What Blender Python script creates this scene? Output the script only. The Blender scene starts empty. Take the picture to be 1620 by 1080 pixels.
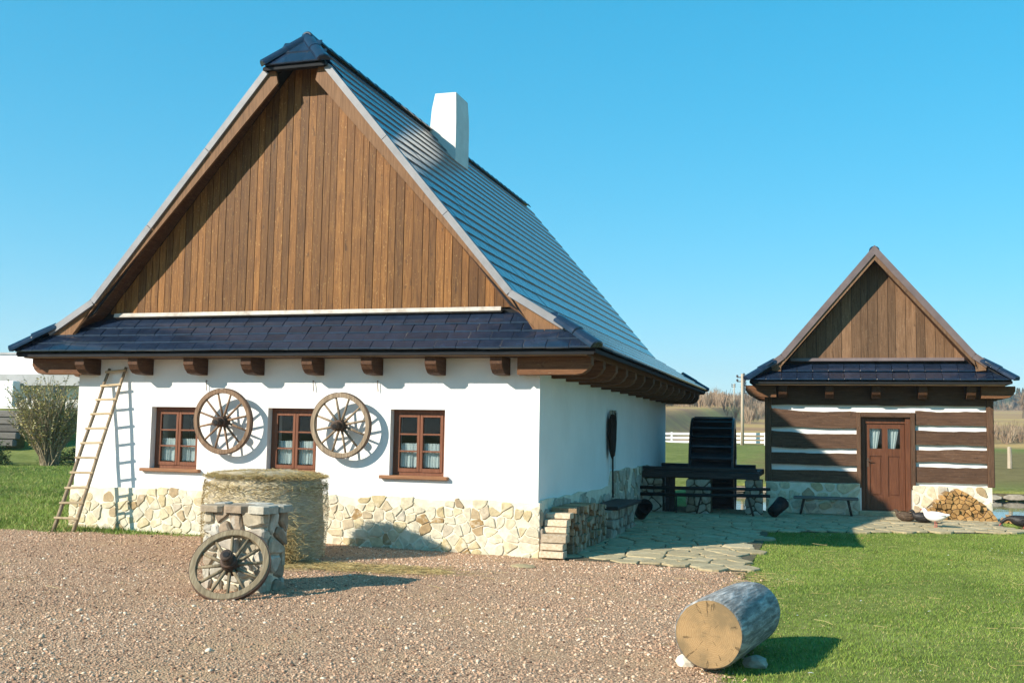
import bpy, bmesh, math, random
import numpy as np
from mathutils import Vector, Matrix, Quaternion, noise as mnoise
rnd = random.Random(11)
nr = np.random.default_rng(5)
R_ = math.radians
scene = bpy.context.scene
COL = scene.collection

# ------------------------------------------------------------------ camera, sky, sun, exposure
cam_d = bpy.data.cameras.new('camera'); cam = bpy.data.objects.new('camera', cam_d); COL.objects.link(cam)
cam_d.sensor_width = 36.0; cam_d.lens = 37.04; cam_d.clip_start = 0.1; cam_d.clip_end = 5000
cx = Vector((0.957853, 0.286712, 0.017747)); cy = Vector((0.008269, -0.089275, 0.995973)); cz = Vector((0.287141, -0.953848, -0.087884))
m = Matrix.Identity(4)
for i in range(3):
    m[i][0], m[i][1], m[i][2] = cx[i], cy[i], cz[i]
m[0][3], m[1][3], m[2][3] = 3.6652, -13.4979, 1.6
cam.matrix_world = m
scene.camera = cam

SUN_AZ, SUN_EL = 41.0, 29.0        # the light travels towards +Y, turned 41 degrees to +X
world = bpy.data.worlds.new('World'); scene.world = world; world.use_nodes = True
wn = world.node_tree; bg = wn.nodes['Background']
sky = wn.nodes.new('ShaderNodeTexSky'); sky.sky_type = 'NISHITA'; sky.sun_disc = False
sky.sun_elevation = R_(SUN_EL); sky.sun_rotation = R_(180 + SUN_AZ)
sky.altitude = 0; sky.air_density = 1.0; sky.dust_density = 0.0; sky.ozone_density = 8.0
hs = wn.nodes.new('ShaderNodeHueSaturation'); hs.inputs['Hue'].default_value = 0.477; hs.inputs['Saturation'].default_value = 1.7
gam = wn.nodes.new('ShaderNodeGamma'); gam.inputs[1].default_value = 0.5     # softer falloff from horizon to zenith, as the photograph's tone curve has
wn.links.new(sky.outputs[0], gam.inputs[0]); wn.links.new(gam.outputs[0], hs.inputs['Color'])
wn.links.new(hs.outputs[0], bg.inputs[0]); bg.inputs[1].default_value = 0.15
sun_d = bpy.data.lights.new('sun', 'SUN'); sun_d.energy = 2.95; sun_d.angle = R_(0.55); sun_d.color = (1.0, 0.91, 0.77)
sun = bpy.data.objects.new('sun', sun_d); COL.objects.link(sun)
sdir = Vector((math.sin(R_(SUN_AZ))*math.cos(R_(SUN_EL)), math.cos(R_(SUN_AZ))*math.cos(R_(SUN_EL)), -math.sin(R_(SUN_EL))))
sun.rotation_euler = sdir.to_track_quat('-Z', 'Y').to_euler(); sun.location = (-20, -25, 25)
vs = scene.view_settings
vs.view_transform = 'Standard'; vs.look = 'None'; vs.gamma = 1.0; vs.use_curve_mapping = False; vs.exposure = 1.48

# ------------------------------------------------------------------ materials
class NT:
    def __init__(s, name):
        s.m = bpy.data.materials.new(name); s.m.use_nodes = True; s.t = s.m.node_tree
        s.b = s.t.nodes['Principled BSDF']; s.n = s.t.nodes; s.l = s.t.links
    def node(s, typ, **kw):
        n = s.n.new(typ)
        for k, v in kw.items(): setattr(n, k, v)
        return n
    def val(s, sock, v):
        if hasattr(v, 'is_linked') or hasattr(v, 'links'): s.l.new(v, sock)
        else: sock.default_value = v
    def math(s, op, a, b=0.0, c=None):
        n = s.node('ShaderNodeMath', operation=op); s.val(n.inputs[0], a); s.val(n.inputs[1], b)
        if c is not None: s.val(n.inputs[2], c)
        return n.outputs[0]
    def vmul(s, v, sc):
        n = s.node('ShaderNodeMapping'); s.l.new(v, n.inputs[0]); n.inputs['Scale'].default_value = sc; return n
    def coords(s, kind='Object', scale=(1, 1, 1), rand=True):
        tc = s.node('ShaderNodeTexCoord'); mp = s.vmul(tc.outputs[kind], scale)
        if rand:
            oi = s.node('ShaderNodeObjectInfo'); mm = s.math('MULTIPLY', oi.outputs['Random'], 37.0)
            cb = s.node('ShaderNodeCombineXYZ'); s.l.new(mm, cb.inputs[0]); s.l.new(mm, cb.inputs[1]); s.l.new(mm, cb.inputs[2])
            s.l.new(cb.outputs[0], mp.inputs['Location'])
        return mp.outputs[0]
    def noise(s, v, scale=5, detail=5, rough=0.6, dist=0.0):
        n = s.node('ShaderNodeTexNoise'); s.l.new(v, n.inputs['Vector']); n.inputs['Scale'].default_value = scale
        n.inputs['Detail'].default_value = detail; n.inputs['Roughness'].default_value = rough; n.inputs['Distortion'].default_value = dist
        return n.outputs['Fac']
    def ramp(s, fac, stops):
        n = s.node('ShaderNodeValToRGB'); e = n.color_ramp.elements
        while len(e) < len(stops): e.new(0.5)
        for i, (p, c) in enumerate(stops): e[i].position = p; e[i].color = (*c, 1)
        s.l.new(fac, n.inputs[0]); return n.outputs[0]
    def mix(s, fac, a, b, mode='MIX'):
        n = s.node('ShaderNodeMix', data_type='RGBA', blend_type=mode)
        s.val(n.inputs[0], fac)
        for sock, v in ((n.inputs[6], a), (n.inputs[7], b)):
            if isinstance(v, tuple): sock.default_value = (*v, 1)
            else: s.l.new(v, sock)
        return n.outputs[2]
    def bump(s, h, strength=0.3, dist=0.01):
        n = s.node('ShaderNodeBump'); n.inputs['Strength'].default_value = strength; n.inputs['Distance'].default_value = dist
        s.l.new(h, n.inputs['Height']); s.l.new(n.outputs[0], s.b.inputs['Normal'])
    def scale_rand(s, col, lo, hi):
        oi = s.node('ShaderNodeObjectInfo'); f = s.math('MULTIPLY_ADD', oi.outputs['Random'], hi-lo, lo)
        cb = s.node('ShaderNodeCombineColor'); [s.l.new(f, cb.inputs[i]) for i in range(3)]
        return s.mix(1.0, col, cb.outputs[0], 'MULTIPLY')
    def done(s, col, rough=0.8, spec=0.3, **kw):
        s.val(s.b.inputs['Base Color'], (*col, 1) if isinstance(col, tuple) else col)
        s.val(s.b.inputs['Roughness'], rough); s.b.inputs['Specular IOR Level'].default_value = spec
        for k, v in kw.items(): s.b.inputs[k].default_value = v
        return s.m

def mat_noise(name, stops, scale=5, detail=6, stretch=(1, 1, 1), rough=0.85, bump=0.3, bdist=0.01, rand=None, spec=0.25, dist=0.0, bscale=None, kind='Object'):
    t = NT(name); v = t.coords(kind, stretch); f = t.noise(v, scale, detail, 0.62, dist)
    c = t.ramp(f, stops)
    if rand: c = t.scale_rand(c, *rand)
    h = f if bscale is None else t.noise(v, bscale, 6, 0.65)
    t.bump(h, bump, bdist)
    return t.done(c, rough, spec)

def mat_wood(name, dark, mid, light, axis=2, rough=0.75, rand=(0.65, 1.25), knots=True, bump=0.4, worn=None, spec=0.25):
    t = NT(name); st = [14, 14, 14]; st[axis] = 0.9
    v = t.coords('Object', tuple(st)); f = t.noise(v, 3.0, 8, 0.65, 0.6)
    c = t.ramp(f, [(0.25, dark), (0.5, mid), (0.78, light)])
    if knots:
        st2 = [7, 7, 7]; st2[axis] = 3.2
        k = t.noise(t.coords('Object', tuple(st2)), 2.2, 2, 0.5)
        kf = t.ramp(k, [(0.66, (0, 0, 0)), (0.74, (1, 1, 1))])
        c = t.mix(t.math('MULTIPLY', kf, 0.55), c, tuple(x*0.45 for x in dark))
    if worn:
        st3 = [9, 9, 9]; st3[axis] = 3.5; wv = t.coords('Object', tuple(st3)); w = t.noise(wv, 6, 4, 0.7)
        wf = t.ramp(w, [(0.60, (0, 0, 0)), (0.68, (1, 1, 1))]); c = t.mix(t.math('MULTIPLY', wf, 0.6), c, worn)
    if rand: c = t.scale_rand(c, *rand)
    t.bump(f, bump, 0.004)
    return t.done(c, rough, spec)

M = {}
def mk_plaster():
    t = NT('plaster'); v = t.coords('Object', (1, 1, 1), False)
    f = t.noise(v, 1.3, 6, 0.6); c = t.ramp(f, [(0.3, (0.74, 0.73, 0.71)), (0.7, (0.82, 0.81, 0.79))])
    st = t.noise(t.coords('Object', (9, 9, 0.8), False), 2.0, 6, 0.65)
    sf = t.ramp(st, [(0.6, (0, 0, 0)), (0.8, (1, 1, 1))]); c = t.mix(t.math('MULTIPLY', sf, 0.22), c, (0.52, 0.48, 0.42))
    h = t.math('ADD', t.noise(v, 3.0, 3, 0.5), t.math('MULTIPLY', t.noise(v, 55, 4, 0.6), 0.12))
    t.bump(h, 0.55, 0.03)
    return t.done(c, 0.92, 0.1)
M['plaster'] = mk_plaster()
M['gable'] = mat_wood('gable_board_wood', (0.075, 0.028, 0.006), (0.170, 0.070, 0.016), (0.29, 0.135, 0.034), 2, 0.6, (0.6, 1.3), worn=(0.46, 0.29, 0.11))
M['cabin_gable'] = mat_wood('cabin_gable_wood', (0.085, 0.045, 0.023), (0.165, 0.090, 0.047), (0.26, 0.15, 0.085), 2, 0.65, (0.65, 1.25), worn=(0.34, 0.25, 0.17))
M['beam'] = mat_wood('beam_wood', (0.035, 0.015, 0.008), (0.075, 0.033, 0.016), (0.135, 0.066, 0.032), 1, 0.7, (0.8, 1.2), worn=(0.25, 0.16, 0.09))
M['beamx'] = mat_wood('side_beam_wood', (0.055, 0.024, 0.011), (0.12, 0.052, 0.022), (0.19, 0.09, 0.04), 0, 0.7, (0.8, 1.2), worn=(0.25, 0.16, 0.09))
M['barge'] = mat_wood('barge_wood', (0.10, 0.048, 0.020), (0.19, 0.095, 0.042), (0.29, 0.155, 0.075), 2, 0.65, (0.85, 1.15))
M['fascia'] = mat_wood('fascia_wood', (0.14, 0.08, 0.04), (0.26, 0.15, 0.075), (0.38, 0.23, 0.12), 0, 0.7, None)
M['logs'] = mat_wood('log_wall_wood', (0.040, 0.021, 0.012), (0.088, 0.046, 0.027), (0.15, 0.085, 0.052), 0, 0.72, (0.8, 1.2), worn=(0.2, 0.13, 0.08))
M['logv'] = mat_wood('post_wood', (0.042, 0.022, 0.013), (0.095, 0.050, 0.028), (0.155, 0.088, 0.053), 2, 0.72, (0.8, 1.2), worn=(0.2, 0.13, 0.08))
M['window'] = mat_wood('window_wood', (0.11, 0.040, 0.020), (0.17, 0.064, 0.033), (0.24, 0.10, 0.055), 2, 0.45, None, knots=False, bump=0.15)
M['sill_wood'] = mat_wood('sill_wood', (0.17, 0.07, 0.03), (0.27, 0.125, 0.06), (0.36, 0.19, 0.10), 0, 0.55, None, knots=False, bump=0.2)
M['door'] = mat_wood('door_wood', (0.065, 0.024, 0.012), (0.115, 0.043, 0.021), (0.17, 0.068, 0.034), 2, 0.42, None, knots=False, bump=0.15)
M['dark_timber'] = mat_wood('dark_timber', (0.010, 0.009, 0.009), (0.022, 0.020, 0.020), (0.05, 0.048, 0.048), 0, 0.6, (0.7, 1.4), bump=0.6)
M['black_wood'] = mat_wood('black_wet_wood', (0.008, 0.008, 0.010), (0.020, 0.020, 0.024), (0.07, 0.07, 0.078), 0, 0.4, (0.5, 1.9), bump=0.7)
M['old_wood'] = mat_wood('weathered_wheel_wood', (0.10, 0.075, 0.052), (0.23, 0.17, 0.115), (0.40, 0.32, 0.225), 2, 0.8, (0.75, 1.2), bump=0.6)
M['old_wood_dark'] = mat_wood('weathered_olive_wheel_wood', (0.085, 0.062, 0.036), (0.20, 0.155, 0.095), (0.36, 0.30, 0.20), 2, 0.8, (0.75, 1.2), bump=0.6)
M['old_wood_brown'] = mat_wood('weathered_brown_wheel_wood', (0.10, 0.058, 0.034), (0.20, 0.125, 0.078), (0.35, 0.24, 0.16), 2, 0.8, (0.75, 1.2), bump=0.6)
M['hub'] = mat_wood('hub_wood', (0.018, 0.012, 0.009), (0.05, 0.034, 0.025), (0.10, 0.07, 0.05), 1, 0.75, None, knots=False)
M['iron'] = mat_noise('rusty_iron', [(0.35, (0.045, 0.028, 0.02)), (0.7, (0.13, 0.065, 0.035))], 9, rough=0.7, bump=0.3, spec=0.5)
M['ladder'] = mat_wood('ladder_wood', (0.13, 0.09, 0.055), (0.27, 0.20, 0.13), (0.42, 0.33, 0.22), 2, 0.8, (0.8, 1.15))
M['rung'] = mat_wood('rung_wood', (0.28, 0.20, 0.12), (0.45, 0.34, 0.21), (0.55, 0.44, 0.30), 0, 0.8, (0.85, 1.15))
M['mortar'] = mat_noise('mortar', [(0.3, (0.62, 0.55, 0.40)), (0.7, (0.78, 0.72, 0.60))], 6, bump=0.5, bdist=0.02, bscale=18)
M['stone'] = None
def mk_stone(name, ramp, lo=0.75, hi=1.1, worn=(0.7, 0.66, 0.58), wf=0.5):
    t = NT(name); oi = t.node('ShaderNodeObjectInfo'); base = t.ramp(oi.outputs['Random'], ramp)
    v = t.coords('Object', (1, 1, 1)); f = t.noise(v, 11, 7, 0.65)
    g = t.ramp(f, [(0.25, (lo*0.7, lo*0.7, lo*0.72)), (0.5, (lo, lo, lo)), (0.75, (hi, hi, hi))]); c = t.mix(1.0, base, g, 'MULTIPLY')
    w = t.noise(v, 5, 5, 0.7); wm = t.ramp(w, [(0.55, (0, 0, 0)), (0.7, (1, 1, 1))]); c = t.mix(t.math('MULTIPLY', wm, wf), c, worn)
    t.bump(t.math('ADD', f, t.math('MULTIPLY', t.noise(v, 40, 4, 0.6), 0.4)), 0.7, 0.015)
    return t.done(c, 0.9, 0.2)
M['stone'] = mk_stone('plinth_stone', [(0.0, (0.58, 0.46, 0.26)), (0.25, (0.72, 0.61, 0.40)), (0.5, (0.70, 0.62, 0.45)), (0.82, (0.75, 0.68, 0.52)), (0.95, (0.42, 0.27, 0.12)), (1.0, (0.60, 0.54, 0.43))], 0.8, 1.08, worn=(0.76, 0.69, 0.55), wf=0.8)
M['stone_grey'] = mk_stone('pillar_stone', [(0.0, (0.46, 0.42, 0.34)), (0.3, (0.56, 0.51, 0.42)), (0.6, (0.50, 0.43, 0.31)), (0.85, (0.36, 0.27, 0.19)), (1.0, (0.62, 0.58, 0.50))])
M['bank_stone'] = mk_stone('bank_stone', [(0.0, (0.38, 0.34, 0.27)), (0.5, (0.48, 0.43, 0.34)), (1.0, (0.34, 0.27, 0.20))], wf=0.2)
M['slab'] = mk_stone('paving_slab_stone', [(0.0, (0.40, 0.32, 0.185)), (0.4, (0.50, 0.41, 0.25)), (0.75, (0.44, 0.35, 0.21)), (1.0, (0.54, 0.45, 0.29))], 0.85, 1.08, worn=(0.42, 0.39, 0.30), wf=0.3)
M['joint'] = mat_noise('paving_joint', [(0.35, (0.07, 0.06, 0.035)), (0.7, (0.16, 0.13, 0.08))], 9)
def mk_tile(name, base, rough):
    t = NT(name); v = t.coords('Object', (1, 1, 1)); f = t.noise(v, 9, 6, 0.6)
    c = t.ramp(f, [(0.3, tuple(x*0.75 for x in base)), (0.7, tuple(x*1.25 for x in base))]); c = t.scale_rand(c, 0.8, 1.2)
    r = t.math('MULTIPLY_ADD', f, 0.16, rough-0.08); t.bump(t.noise(v, 40, 3, 0.6), 0.05, 0.002)
    return t.done(c, r, 0.55)
M['tile'] = mk_tile('roof_tile_dark', (0.011, 0.020, 0.040), 0.18)
M['underlay'] = mat_noise('roof_underlay', [(0.3, (0.008, 0.009, 0.011)), (0.7, (0.016, 0.018, 0.022))], 5, rough=0.8)
M['zinc'] = mat_noise('zinc_flashing', [(0.3, (0.17, 0.17, 0.18)), (0.7, (0.26, 0.26, 0.275))], 4, rough=0.55, bump=0.15, spec=0.5, stretch=(1, 1, 1))
M['copper'] = mat_noise('brown_flashing', [(0.3, (0.105, 0.078, 0.078)), (0.7, (0.17, 0.125, 0.12))], 4, rough=0.45, bump=0.15, spec=0.5)
M['pale_flash'] = mat_noise('pale_flashing', [(0.3, (0.33, 0.27, 0.22)), (0.5, (0.46, 0.42, 0.37)), (0.75, (0.55, 0.53, 0.50))], 7, rough=0.6, bump=0.2)
M['chimney'] = mat_noise('chimney_render', [(0.3, (0.66, 0.63, 0.60)), (0.7, (0.79, 0.77, 0.74))], 3, rough=0.9, bump=0.5, bdist=0.02)
M['lime'] = mat_noise('lime_chinking', [(0.3, (0.74, 0.73, 0.70)), (0.7, (0.83, 0.82, 0.80))], 6, rough=0.9, bump=0.4)
def mk_glass():
    t = NT('window_glass'); t.bump(t.noise(t.coords('Object'), 3, 2, 0.5), 0.05, 0.01)
    gl = t.node('ShaderNodeBsdfGlossy'); gl.inputs['Roughness'].default_value = 0.02; gl.inputs['Color'].default_value = (0.9, 0.95, 1, 1)
    tr = t.node('ShaderNodeBsdfTransparent'); tr.inputs[0].default_value = (0.86, 0.90, 0.90, 1)
    fr = t.node('ShaderNodeFresnel'); fr.inputs[0].default_value = 1.5
    mx = t.node('ShaderNodeMixShader'); t.l.new(t.math('MULTIPLY', fr.outputs[0], 0.45), mx.inputs[0]); t.l.new(tr.outputs[0], mx.inputs[1]); t.l.new(gl.outputs[0], mx.inputs[2])
    t.l.new(mx.outputs[0], t.n['Material Output'].inputs[0]); return t.m
M['glass'] = mk_glass()
def mk_lace():
    t = NT('lace_curtain'); v = t.coords('Object', (1, 1, 1), False)
    vo = t.node('ShaderNodeTexVoronoi'); t.l.new(v, vo.inputs['Vector']); vo.inputs['Scale'].default_value = 70
    a = t.ramp(vo.outputs['Distance'], [(0.25, (0.75, 0.75, 0.75)), (0.5, (1, 1, 1))]); t.l.new(a, t.b.inputs['Alpha'])
    return t.done((0.80, 0.82, 0.80), 0.9, 0.1)
M['lace'] = mk_lace()
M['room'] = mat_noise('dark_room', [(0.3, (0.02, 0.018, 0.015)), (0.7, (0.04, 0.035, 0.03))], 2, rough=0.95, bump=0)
M['straw'] = None
def mk_tint(name, stops, rough=0.8, spec=0.2, sub=None):
    t = NT(name); a = t.node('ShaderNodeAttribute', attribute_name='tint'); c = t.ramp(a.outputs['Fac'], stops)
    return t.done(c, rough, spec)
M['straw'] = mk_tint('straw', [(0.0, (0.20, 0.135, 0.05)), (0.5, (0.42, 0.30, 0.12)), (1.0, (0.60, 0.47, 0.22))], 0.7)
M['hay'] = mk_tint('hay', [(0.0, (0.26, 0.18, 0.085)), (0.5, (0.50, 0.40, 0.22)), (1.0, (0.70, 0.61, 0.42))], 0.75)
M['blade'] = mk_tint('grass_blade', [(0.0, (0.075, 0.125, 0.018)), (0.45, (0.16, 0.24, 0.034)), (0.85, (0.245, 0.32, 0.06)), (1.0, (0.42, 0.36, 0.14))], 0.6, 0.25)
M['pebble'] = mk_tint('pebble', [(0.0, (0.13, 0.075, 0.05)), (0.3, (0.36, 0.215, 0.137)), (0.62, (0.56, 0.36, 0.238)), (0.9, (0.70, 0.50, 0.35)), (1.0, (0.74, 0.62, 0.48))], 0.85)
M['hedge_leaf'] = mk_tint('hedge_leaf', [(0.0, (0.025, 0.055, 0.014)), (0.6, (0.065, 0.12, 0.028)), (1.0, (0.12, 0.17, 0.05))], 0.6)
M['bud'] = mk_tint('shrub_bud', [(0.0, (0.20, 0.17, 0.03)), (0.5, (0.36, 0.30, 0.07)), (1.0, (0.60, 0.55, 0.34))], 0.7)
M['twig'] = mk_tint('twig', [(0.0, (0.16, 0.12, 0.075)), (0.6, (0.32, 0.26, 0.17)), (1.0, (0.48, 0.42, 0.30))], 0.85)
M['conifer'] = mk_tint('conifer', [(0.0, (0.014, 0.024, 0.014)), (1.0, (0.04, 0.06, 0.035))], 0.8)
M['far_twig'] = mk_tint('far_bare_twigs_hazed', [(0.0, (0.16, 0.11, 0.075)), (0.5, (0.26, 0.18, 0.12)), (1.0, (0.36, 0.27, 0.18))], 0.9)  # twig tones lightened, so part of the distance haze is in the colour
def mk_ground():
    t = NT('meadow_ground'); v = t.coords('Object', (1, 1, 1), False)
    sx = t.node('ShaderNodeSeparateXYZ'); t.l.new(v, sx.inputs[0])
    f1 = t.math('ADD', t.math('MULTIPLY', t.noise(v, 7, 8, 0.7), 0.5), t.math('MULTIPLY', t.noise(v, 0.9, 8, 0.75), 0.5)); f2 = t.noise(v, 0.25, 5, 0.6)
    green = t.ramp(f1, [(0.34, (0.065, 0.085, 0.018)), (0.5, (0.16, 0.18, 0.045)), (0.66, (0.30, 0.29, 0.10))])
    brown = t.ramp(t.noise(v, 1.1, 7, 0.7), [(0.3, (0.12, 0.075, 0.035)), (0.55, (0.21, 0.145, 0.065)), (0.75, (0.28, 0.21, 0.10))])
    # dry patch on the bank right of the mill, meadow green left of it
    pm = t.math('ADD', t.math('MULTIPLY', t.math('SUBTRACT', sx.outputs[0], -1.6), 0.22), t.math('MULTIPLY', t.math('SUBTRACT', f2, 0.5), 2.2))
    pf = t.ramp(pm, [(0.25, (0, 0, 0)), (0.75, (1, 1, 1))])
    yb = t.ramp(t.math('MULTIPLY', sx.outputs[1], 0.01), [(0.20, (0, 0, 0)), (0.28, (1, 1, 1)), (0.60, (1, 1, 1)), (0.72, (0, 0, 0))])
    c = t.mix(t.math('MULTIPLY', t.math('MULTIPLY', pf, yb), 0.75), green, brown)
    field = t.ramp(t.math('ADD', t.math('MULTIPLY', t.noise(t.coords('Object', (0.35, 1, 1), False), 0.035, 6, 0.6), 0.8), t.math('MULTIPLY', t.noise(v, 0.6, 5, 0.7), 0.25)),
                   [(0.36, (0.23, 0.13, 0.075)), (0.48, (0.34, 0.20, 0.11)), (0.60, (0.46, 0.31, 0.12)), (0.72, (0.36, 0.27, 0.10))])
    fb = t.ramp(t.math('MULTIPLY', sx.outputs[1], 0.01), [(0.74, (0, 0, 0)), (0.80, (1, 1, 1))])
    c = t.mix(fb, c, field)
    t.bump(f1, 0.6, 0.03); return t.done(c, 0.95, 0.05)
M['ground'] = mk_ground()
def mk_gravel():
    t = NT('gravel_bed'); v = t.coords('Object', (1, 1, 1), False)
    vo = t.node('ShaderNodeTexVoronoi'); t.l.new(v, vo.inputs['Vector']); vo.inputs['Scale'].default_value = 60
    sp = t.node('ShaderNodeSeparateColor'); t.l.new(vo.outputs['Color'], sp.inputs[0])
    c = t.ramp(sp.outputs[0], [(0.0, (0.19, 0.11, 0.068)), (0.5, (0.42, 0.26, 0.16)), (1.0, (0.56, 0.375, 0.245))])
    f2 = t.noise(v, 0.9, 6, 0.65); sand = t.ramp(f2, [(0.48, (0, 0, 0)), (0.66, (1, 1, 1))])
    c = t.mix(t.math('MULTIPLY', sand, 0.55), c, (0.47, 0.30, 0.165))
    h = t.math('SUBTRACT', 1.0, vo.outputs['Distance']); t.bump(h, 0.9, 0.012)
    return t.done(c, 0.92, 0.15)
M['gravel'] = mk_gravel()
def mk_water():
    t = NT('pond_water'); v = t.coords('Object', (1, 1, 1), False); t.bump(t.noise(v, 2.2, 3, 0.5), 0.25, 0.02)
    return t.done((0.012, 0.03, 0.035), 0.03, 0.5, IOR=1.33)
M['water'] = mk_water()
def mk_bale():
    t = NT('bale_net_wrap'); f = t.noise(t.coords('Object', (2.0, 2.0, 22), False), 3, 7, 0.7, 0.4)
    g = t.noise(t.coords('Object', (60, 60, 120), False), 2, 3, 0.6)
    c = t.ramp(f, [(0.25, (0.30, 0.23, 0.13)), (0.5, (0.50, 0.42, 0.28)), (0.75, (0.64, 0.58, 0.45))])
    c = t.mix(0.45, c, t.ramp(g, [(0.35, (0.22, 0.165, 0.09)), (0.65, (0.64, 0.56, 0.42))]))
    w = t.noise(t.coords('Object', (1, 1, 1.6), False), 1.6, 4, 0.6); c = t.mix(t.math('MULTIPLY', t.ramp(w, [(0.5, (0, 0, 0)), (0.68, (1, 1, 1))]), 0.55), c, (0.66, 0.62, 0.54))
    t.bump(t.math('ADD', f, g), 0.8, 0.02); return t.done(c, 0.8, 0.25)
M['bale'] = mk_bale()
def mk_endgrain(name, a, b, cen, sc):
    t = NT(name); tc = t.node('ShaderNodeTexCoord'); v = tc.outputs['Object']
    sx = t.node('ShaderNodeSeparateXYZ'); t.l.new(v, sx.inputs[0])
    cb = t.node('ShaderNodeCombineXYZ'); t.l.new(sx.outputs[0], cb.inputs[0]); t.l.new(sx.outputs[2], cb.inputs[2])
    wv = t.node('ShaderNodeTexWave', wave_type='RINGS', rings_direction='SPHERICAL'); t.l.new(cb.outputs[0], wv.inputs['Vector'])
    wv.inputs['Scale'].default_value = sc; wv.inputs['Distortion'].default_value = 5.0; wv.inputs['Detail'].default_value = 3; wv.inputs['Detail Scale'].default_value = 2.0
    c = t.ramp(wv.outputs['Fac'], [(0.0, a), (1.0, b)]); n = t.noise(v, 4.5, 6, 0.65)
    c = t.mix(t.math('MULTIPLY', t.ramp(n, [(0.42, (0, 0, 0)), (0.64, (1, 1, 1))]), 0.75), c, cen)
    ang = t.math('ARCTAN2', sx.outputs[2], sx.outputs[0]); rad = t.math('SQRT', t.math('ADD', t.math('MULTIPLY', sx.outputs[0], sx.outputs[0]), t.math('MULTIPLY', sx.outputs[2], sx.outputs[2])))
    av = t.node('ShaderNodeCombineXYZ'); t.l.new(t.math('MULTIPLY', ang, 4.0), av.inputs[0]); t.l.new(t.math('MULTIPLY', rad, 5.0), av.inputs[1])
    ck = t.ramp(t.noise(av.outputs[0], 1.6, 3, 0.5), [(0.63, (0, 0, 0)), (0.67, (1, 1, 1)), (0.71, (0, 0, 0))])
    c = t.mix(t.math('MULTIPLY', ck, 0.75), c, (0.05, 0.035, 0.02)); edge = t.ramp(t.math('MULTIPLY', rad, 4.0), [(0.88, (0, 0, 0)), (0.95, (1, 1, 1))]); c = t.mix(t.math('MULTIPLY', edge, 0.7), c, (0.11, 0.09, 0.065))
    t.bump(t.math('SUBTRACT', n, ck), 0.5, 0.01)
    return t.done(c, 0.8, 0.2)
M['log_end'] = mk_endgrain('log_end_grain', (0.31, 0.19, 0.085), (0.37, 0.24, 0.12), (0.16, 0.115, 0.062), 26)
M['log_side'] = mat_noise('debarked_grey_log', [(0.32, (0.11, 0.105, 0.10)), (0.5, (0.25, 0.24, 0.225)), (0.66, (0.52, 0.50, 0.47))], 3, 9, (9, 1.3, 9), rough=0.75, bump=0.9, bdist=0.02)
M['fire_end'] = mk_tile('x', (0.1, 0.1, 0.1), 0.5)
def mk_fire(name, stops, lo, hi):
    t = NT(name); v = t.coords('Object', (1, 1, 1)); f = t.noise(v, 30, 5, 0.6); c = t.ramp(f, stops); c = t.scale_rand(c, lo, hi)
    t.bump(f, 0.5, 0.005); return t.done(c, 0.85, 0.15)
M['fire_end'] = mk_fire('split_wood_end', [(0.3, (0.27, 0.145, 0.05)), (0.7, (0.48, 0.29, 0.115))], 0.6, 1.2)
M['fire_end_grey'] = mk_fire('aged_wood_end', [(0.3, (0.22, 0.17, 0.12)), (0.7, (0.42, 0.34, 0.25))], 0.55, 1.2)
M['fire_side'] = mk_fire('split_wood_side', [(0.3, (0.26, 0.16, 0.085)), (0.7, (0.50, 0.36, 0.22))], 0.5, 1.2)
M['fire_side_pale'] = mk_fire('pale_split_wood_side', [(0.3, (0.42, 0.31, 0.20)), (0.7, (0.66, 0.54, 0.40))], 0.7, 1.15)
M['broom'] = mat_noise('broom_twigs', [(0.3, (0.012, 0.008, 0.006)), (0.7, (0.035, 0.022, 0.016))], 8, stretch=(8, 8, 1), bump=0.9, bdist=0.02)
M['broom_tie'] = mat_noise('broom_binding', [(0.3, (0.16, 0.06, 0.03)), (0.7, (0.26, 0.11, 0.06))], 8)
M['black'] = mat_noise('black_metal', [(0.3, (0.006, 0.006, 0.007)), (0.7, (0.014, 0.014, 0.016))], 6, rough=0.6, bump=0.2)
M['feather_white'] = mat_noise('white_feathers', [(0.3, (0.74, 0.72, 0.68)), (0.7, (0.84, 0.83, 0.80))], 12, stretch=(1, 3, 3), bump=0.3)
M['feather_dark'] = mat_noise('dark_feathers', [(0.35, (0.010, 0.010, 0.012)), (0.6, (0.03, 0.026, 0.024)), (0.8, (0.10, 0.08, 0.065))], 10, stretch=(1, 3, 3), bump=0.3, rough=0.5)
M['feather_brown'] = mat_noise('brown_feathers', [(0.35, (0.035, 0.022, 0.015)), (0.6, (0.10, 0.065, 0.042)), (0.8, (0.24, 0.17, 0.11))], 14, stretch=(1, 3, 3), bump=0.3, rough=0.7)
M['bill'] = mat_noise('bill_orange', [(0.3, (0.55, 0.22, 0.05)), (0.7, (0.68, 0.30, 0.08))], 6, bump=0.05, rough=0.5)
M['bill_red'] = mat_noise('face_red', [(0.3, (0.35, 0.06, 0.05)), (0.7, (0.45, 0.10, 0.08))], 6, bump=0.05, rough=0.5)
M['white_paint'] = mat_noise('white_paint', [(0.3, (0.74, 0.74, 0.74)), (0.7, (0.82, 0.82, 0.82))], 3, bump=0.1, rough=0.7)
M['pole'] = mat_wood('pole_wood', (0.30, 0.24, 0.17), (0.42, 0.34, 0.25), (0.5, 0.42, 0.32), 2, 0.8, None, knots=False)
M['grey_roof'] = mat_noise('grey_flat_roof', [(0.3, (0.30, 0.30, 0.30)), (0.7, (0.38, 0.38, 0.38))], 2, bump=0.1)
M['dark_glass'] = NT('dark_glass').done((0.05, 0.07, 0.085), 0.1, 0.6)
M['sleeper'] = mat_wood('retaining_timber', (0.06, 0.055, 0.05), (0.12, 0.11, 0.10), (0.2, 0.185, 0.17), 0, 0.85, (0.7, 1.2))
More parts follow.
